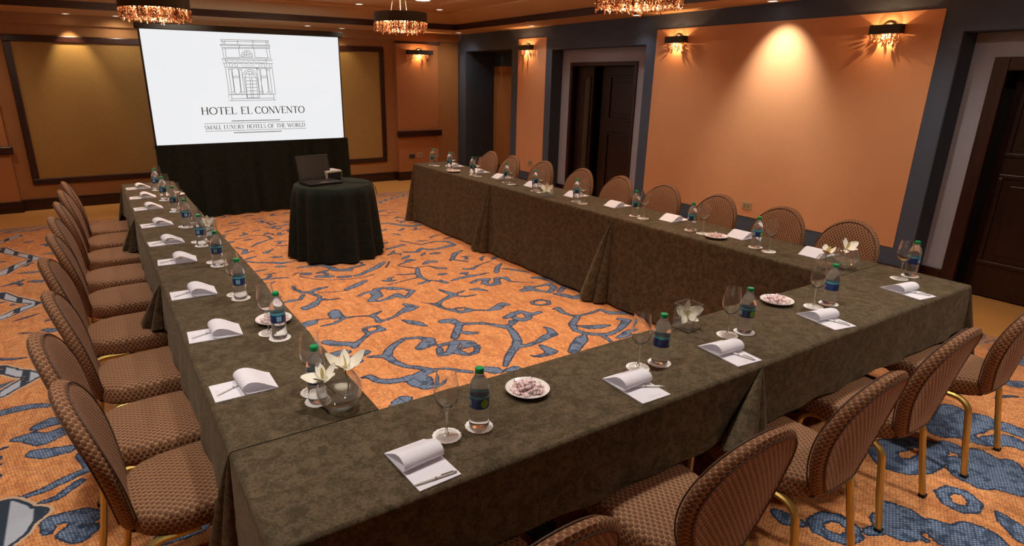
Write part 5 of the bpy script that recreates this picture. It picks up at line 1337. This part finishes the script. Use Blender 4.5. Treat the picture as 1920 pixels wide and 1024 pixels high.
def setting(bx, by, gx, gy, px, py, prz, pen, where, row, lab_rot):
    """pen: (along pad, across pad, angle) in pad space"""
    put('coaster', (bx, by, ZT+.0012), R.uniform(0, 6), 'white paper coaster under the water bottle, %s' % where, 'coaster', 'coasters on the %s' % row)
    put('coaster', (gx, gy, ZT+.0012), R.uniform(0, 6), 'white paper coaster under the wine glass, %s' % where, 'coaster', 'coasters on the %s' % row)
    put('bottle', (bx, by, ZT+.0028), lab_rot, 'green-capped water bottle with blue label, %s' % where, 'bottle', 'water bottles on the %s' % row)
    put('glass', (gx, gy, ZT+.0028), R.uniform(0, 6), 'empty stemmed wine glass beside its bottle, %s' % where, 'wine glass', 'wine glasses on the %s' % row)
    put('pad', (px, py, ZT+.0012), prz, 'white note pad with curled top page, %s' % where, 'note pad', 'note pads on the %s' % row)
    a, c, ang = pen; s, k = math.sin(prz), math.cos(prz)
    put('pen', (px+c*k-a*s, py+c*s+a*k, ZT+.0050), prz+ang, 'slim white ballpoint pen lying on the pad, %s' % where, 'pen', 'pens on the %s' % row)
for i, (b, g, pd) in enumerate(zip(LEFT_B, LEFT_G, LEFT_P)):
    setting(*b, *g, *pd, (.072, -.006, .48 + R.uniform(-.1, .1)), '%s place from the screen in left row' % ORD[i], 'left row', R.uniform(-1.0, -.2))
for i, (b, g, pd) in enumerate(zip(RIGHT_B, RIGHT_G, RIGHT_P)):
    setting(*b, *g, *pd, (.055, .004, .5 + R.uniform(-.12, .12)), '%s place from the screen in right row' % ORD[i], 'right row', R.uniform(-2.4, -1.6))
PENS = [(.020, -.006, -PI/2-.10), (.083, .025, 1.05), (.070, .012, .35+PI), (.070, .010, .42+PI), (.072, .010, .45+PI)]
LROT = [-2.1, .1, -2.3, .2, -.5]
for i, (b, g, pd) in enumerate(zip(FRONT_B, FRONT_G, FRONT_P)):
    setting(*b, *g, *pd, PENS[i], '%s place from the left at front table' % ORD[i], 'front table', LROT[i])

# ---------------------------------------------------------------- dishes of mints
def make_plate():
    bm = bmesh.new()
    lathe(bm, [(.001, .0), (.045, .0), (.047, .002), (.060, .006), (.078, .016), (.0805, .018), (.0795, .0195), (.076, .018), (.060, .0095), (.045, .006), (.001, .0055)], 36)
    return smoothen(bobj('china_plate', bm, 'china'), 60)
def make_mint():
    o = empty('wrapped_mint'); bm = bmesh.new(); lathe(bm, [(.001, -.0045), (.008, -.0042), (.0108, -.001), (.0108, .002), (.008, .0048), (.001, .0052)], 12); smoothen(bobj('sweet', bm, 'mint', o), 60)
    for s in (-1, 1):
        bm = bmesh.new(); n = 6; c = bm.verts.new((s*.0095, 0, 0)); F = [bm.verts.new((s*(.019+.002*(i % 2)), -.009+.018*i/n, .0035*(-1)**i)) for i in range(n+1)]
        for i in range(n): bm.faces.new((c, F[i], F[i+1]))
        bobj('wrapper_twist', bm, 'wrapper', o)
    return o
PL_, MN_ = make_plate(), make_mint(); _pf = [False, False]
def plate(x, y, n, where, seed):
    rr = random.Random(seed); z0 = ZT+.0012
    o = PL_ if not _pf[0] else copy_tree(PL_); _pf[0] = True
    o.location = (x, y, z0); tag(o, 'white china plate heaped with wrapped mints, %s' % where, 'plate', 'plates of wrapped mints')
    lay = []
    for k, (cnt, rad, z) in enumerate(((9, .049, .0135), (5, .026, .0155), (1, .002, .0155), (5, .037, .0245), (4, .017, .0275), (2, .010, .0375))):
        for q in range(cnt):
            a = 2*PI*q/cnt+k*.7+rr.uniform(-.2, .2); lay.append((rad*math.cos(a), rad*math.sin(a), z, k))
    for (dx, dy, z, k) in lay[:n]:
        m = MN_ if not _pf[1] else copy_tree(MN_); _pf[1] = True
        m.location = (x+dx, y+dy, z0+z+rr.uniform(0, .002)); m.rotation_euler = (rr.uniform(-.5, .5), rr.uniform(-.5, .5), rr.uniform(0, 6.3))
        tag(m, 'pink and white wrapped mint in the plate %s' % where, 'sweet', 'mints in the plate %s' % where)
for a in PLATES: plate(*a)

# ---------------------------------------------------------------- orchid vases
def petal_mesh(L, W, curl, fold=.2):
    bm = bmesh.new(); nu, nv = 7, 4; V = []
    for i in range(nu+1):
        t = i/nu; w_ = W*math.sin(PI*min(1, t*.9+.06))**.75*(1-.15*t)
        V.append([bm.verts.new((L*t, w_*(j/nv*2-1)/2, curl*t*t*L+fold*abs(j/nv*2-1)*w_*.5+.02*L*math.sin(7*t+j*2))) for j in range(nv+1)])
    for i in range(nu):
        for j in range(nv): bm.faces.new((V[i][j], V[i+1][j], V[i+1][j+1], V[i][j+1]))
    return bm
def orchid(parent_label, loc, size, tilt, rz, seed, stem_to):
    rr = random.Random(seed)
    o = empty('orchid_flower', loc); tag(o, parent_label, 'flower')
    o.rotation_euler = (tilt, 0, rz)
    for k in range(5):
        a = 2*PI*k/5+.3; L = size*(.58 if k in (0, 2) else .5); W = size*(.42 if k in (0, 2) else .28)
        bm = petal_mesh(L, W, .25+rr.uniform(-.2, .3)); bmesh.ops.rotate(bm, verts=bm.verts, cent=(0, 0, 0), matrix=Matrix.Rotation(-.35+rr.uniform(-.2, .2), 3, 'Y'))
        bmesh.ops.rotate(bm, verts=bm.verts, cent=(0, 0, 0), matrix=Matrix.Rotation(a, 3, 'Z')); smoothen(bobj('petal', bm, 'petal', o), 80)
    bm = petal_mesh(size*.32, size*.22, .9, .8); bmesh.ops.rotate(bm, verts=bm.verts, cent=(0, 0, 0), matrix=Matrix.Rotation(-.9, 3, 'Y')); smoothen(bobj('lip', bm, plain('orchid_lip_%d' % seed, (.72, .62, .28), .5), o), 80)
    bm = bmesh.new(); inv = Matrix.LocRotScale(Vector(loc), o.rotation_euler, None).inverted()
    p1 = inv @ Vector(stem_to); tube(bm, [(0, 0, 0), (0, 0, -size*.15), (p1*.55+Vector((size*.06, 0, 0))), p1], .0022, 6); smoothen(bobj('stem', bm, 'stem_green', o))
    return o
def bowl_vase(x, y, r, label):
    o = empty('bowl_vase', (x, y, ZT+.0012)); tag(o, label, 'vase', 'glass bowls with orchids')
    def sph(k, z0, z1, off=0):
        out = []
        for i in range(15):
            z = z0+(z1-z0)*i/14; q = max(0, 1-((z-r*.93)/r)**2); out.append((max(.001, r*math.sqrt(q)-off), z))
        return out
    a = sph(1, .001, r*1.66); b_ = sph(1, .006, r*1.66, .0025)[::-1]
    bm = bmesh.new(); lathe(bm, [(.001, .0)]+a+[(a[-1][0]+.002, r*1.68)]+b_+[(.001, .005)], 36); smoothen(bobj('glass_bowl', bm, 'vase_glass', o), 70)
    w_ = [p for p in sph(1, .008, r*.75, .0032)]
    bm = bmesh.new(); lathe(bm, [(.001, .007)]+w_+[(.001, r*.75)], 30); smoothen(bobj('water', bm, 'vase_water', o), 60)
    return o
def cube_vase(x, y, s, h, rz, label):
    o = empty('square_vase', (x, y, ZT+.0012), rz); tag(o, label, 'vase', 'square glass vases with orchids')
    bm = bmesh.new(); t = .0045; q = s/2
    box(bm, -q, q, -q, q, 0, .014, bev=.002)
    bobj('base', bm, 'vase_water', o)
    for b in ((-q, q, -q, -q+t), (-q, q, q-t, q), (-q, -q+t, -q+t, q-t), (q-t, q, -q+t, q-t)):
        bm = bmesh.new(); box(bm, *b, .014, h, bev=.001); bobj('glass_wall', bm, 'vase_glass', o)
    bm = bmesh.new(); tp = []
    for a in ((-q, -q), (q, -q), (q, q), (-q, q)): tp.append((a[0], a[1], h))
    tube(bm, tp, .0018, 6, closed=True); bobj('rim', bm, 'vase_glass', o)
    bm = bmesh.new(); box(bm, -q+t+.0006, q-t-.0006, -q+t+.0006, q-t-.0006, .0145, h*.38); bobj('water', bm, 'vase_water', o)
    return o
def W3(x, y, z): return (x, y, ZT+z)
x, y = BOWLS[0]
bowl_vase(x, y, .076, 'round glass bowl vase of water at the near end of left row')
orchid('ivory orchid drooping over the left rim of the near round bowl', W3(x-.045, y+.020, .112), .125, -.35, 2.4, 1, W3(x+.01, y-.01, .03))
orchid('ivory orchid rising over the back rim of the near round bowl', W3(x+.040, y+.040, .122), .135, .25, -.3, 2, W3(x+.03, y+.01, .035))
x, y = BOWLS[1]
bowl_vase(x, y, .070, 'round glass bowl vase on the right corner table before the last chair')
orchid('ivory orchid with upright petals in the corner bowl before last chair', W3(x+.0, y+.01, .120), .130, .55, -.5, 3, W3(x-.03, y-.01, .03))
x, y = BOWLS[2]
bowl_vase(x, y, .052, 'small glass bowl vase at the inner corner behind a wine glass')
orchid('flat ivory orchid on the small bowl at the inner corner', W3(x-.0, y+.0, .092), .125, .2, .6, 4, W3(x+.01, y, .03))
x, y = CUBES[0]
cube_vase(x, y, .092, .115, .10, 'square glass vase with ivory orchid at middle of the front table')
orchid('ivory orchid inside the square vase at middle of front table', W3(x-.004, y+.004, .064), .125, 1.0, -.5, 5, W3(x+.025, y-.02, .022))
x, y = CUBES[1]
cube_vase(x, y, .092, .115, .35, 'square glass vase with ivory orchid midway along the right row')
orchid('ivory orchid inside the square vase midway along right row', W3(x, y, .07), .12, .9, -.7, 6, W3(x+.02, y-.02, .022))
x, y = CUBES[2]
cube_vase(x, y, .092, .115, .1, 'square glass vase with orchid midway along left row behind bottle')
orchid('ivory orchid inside the square vase midway along left row', W3(x, y, .08), .12, .7, -.5, 7, W3(x+.02, y-.02, .022))
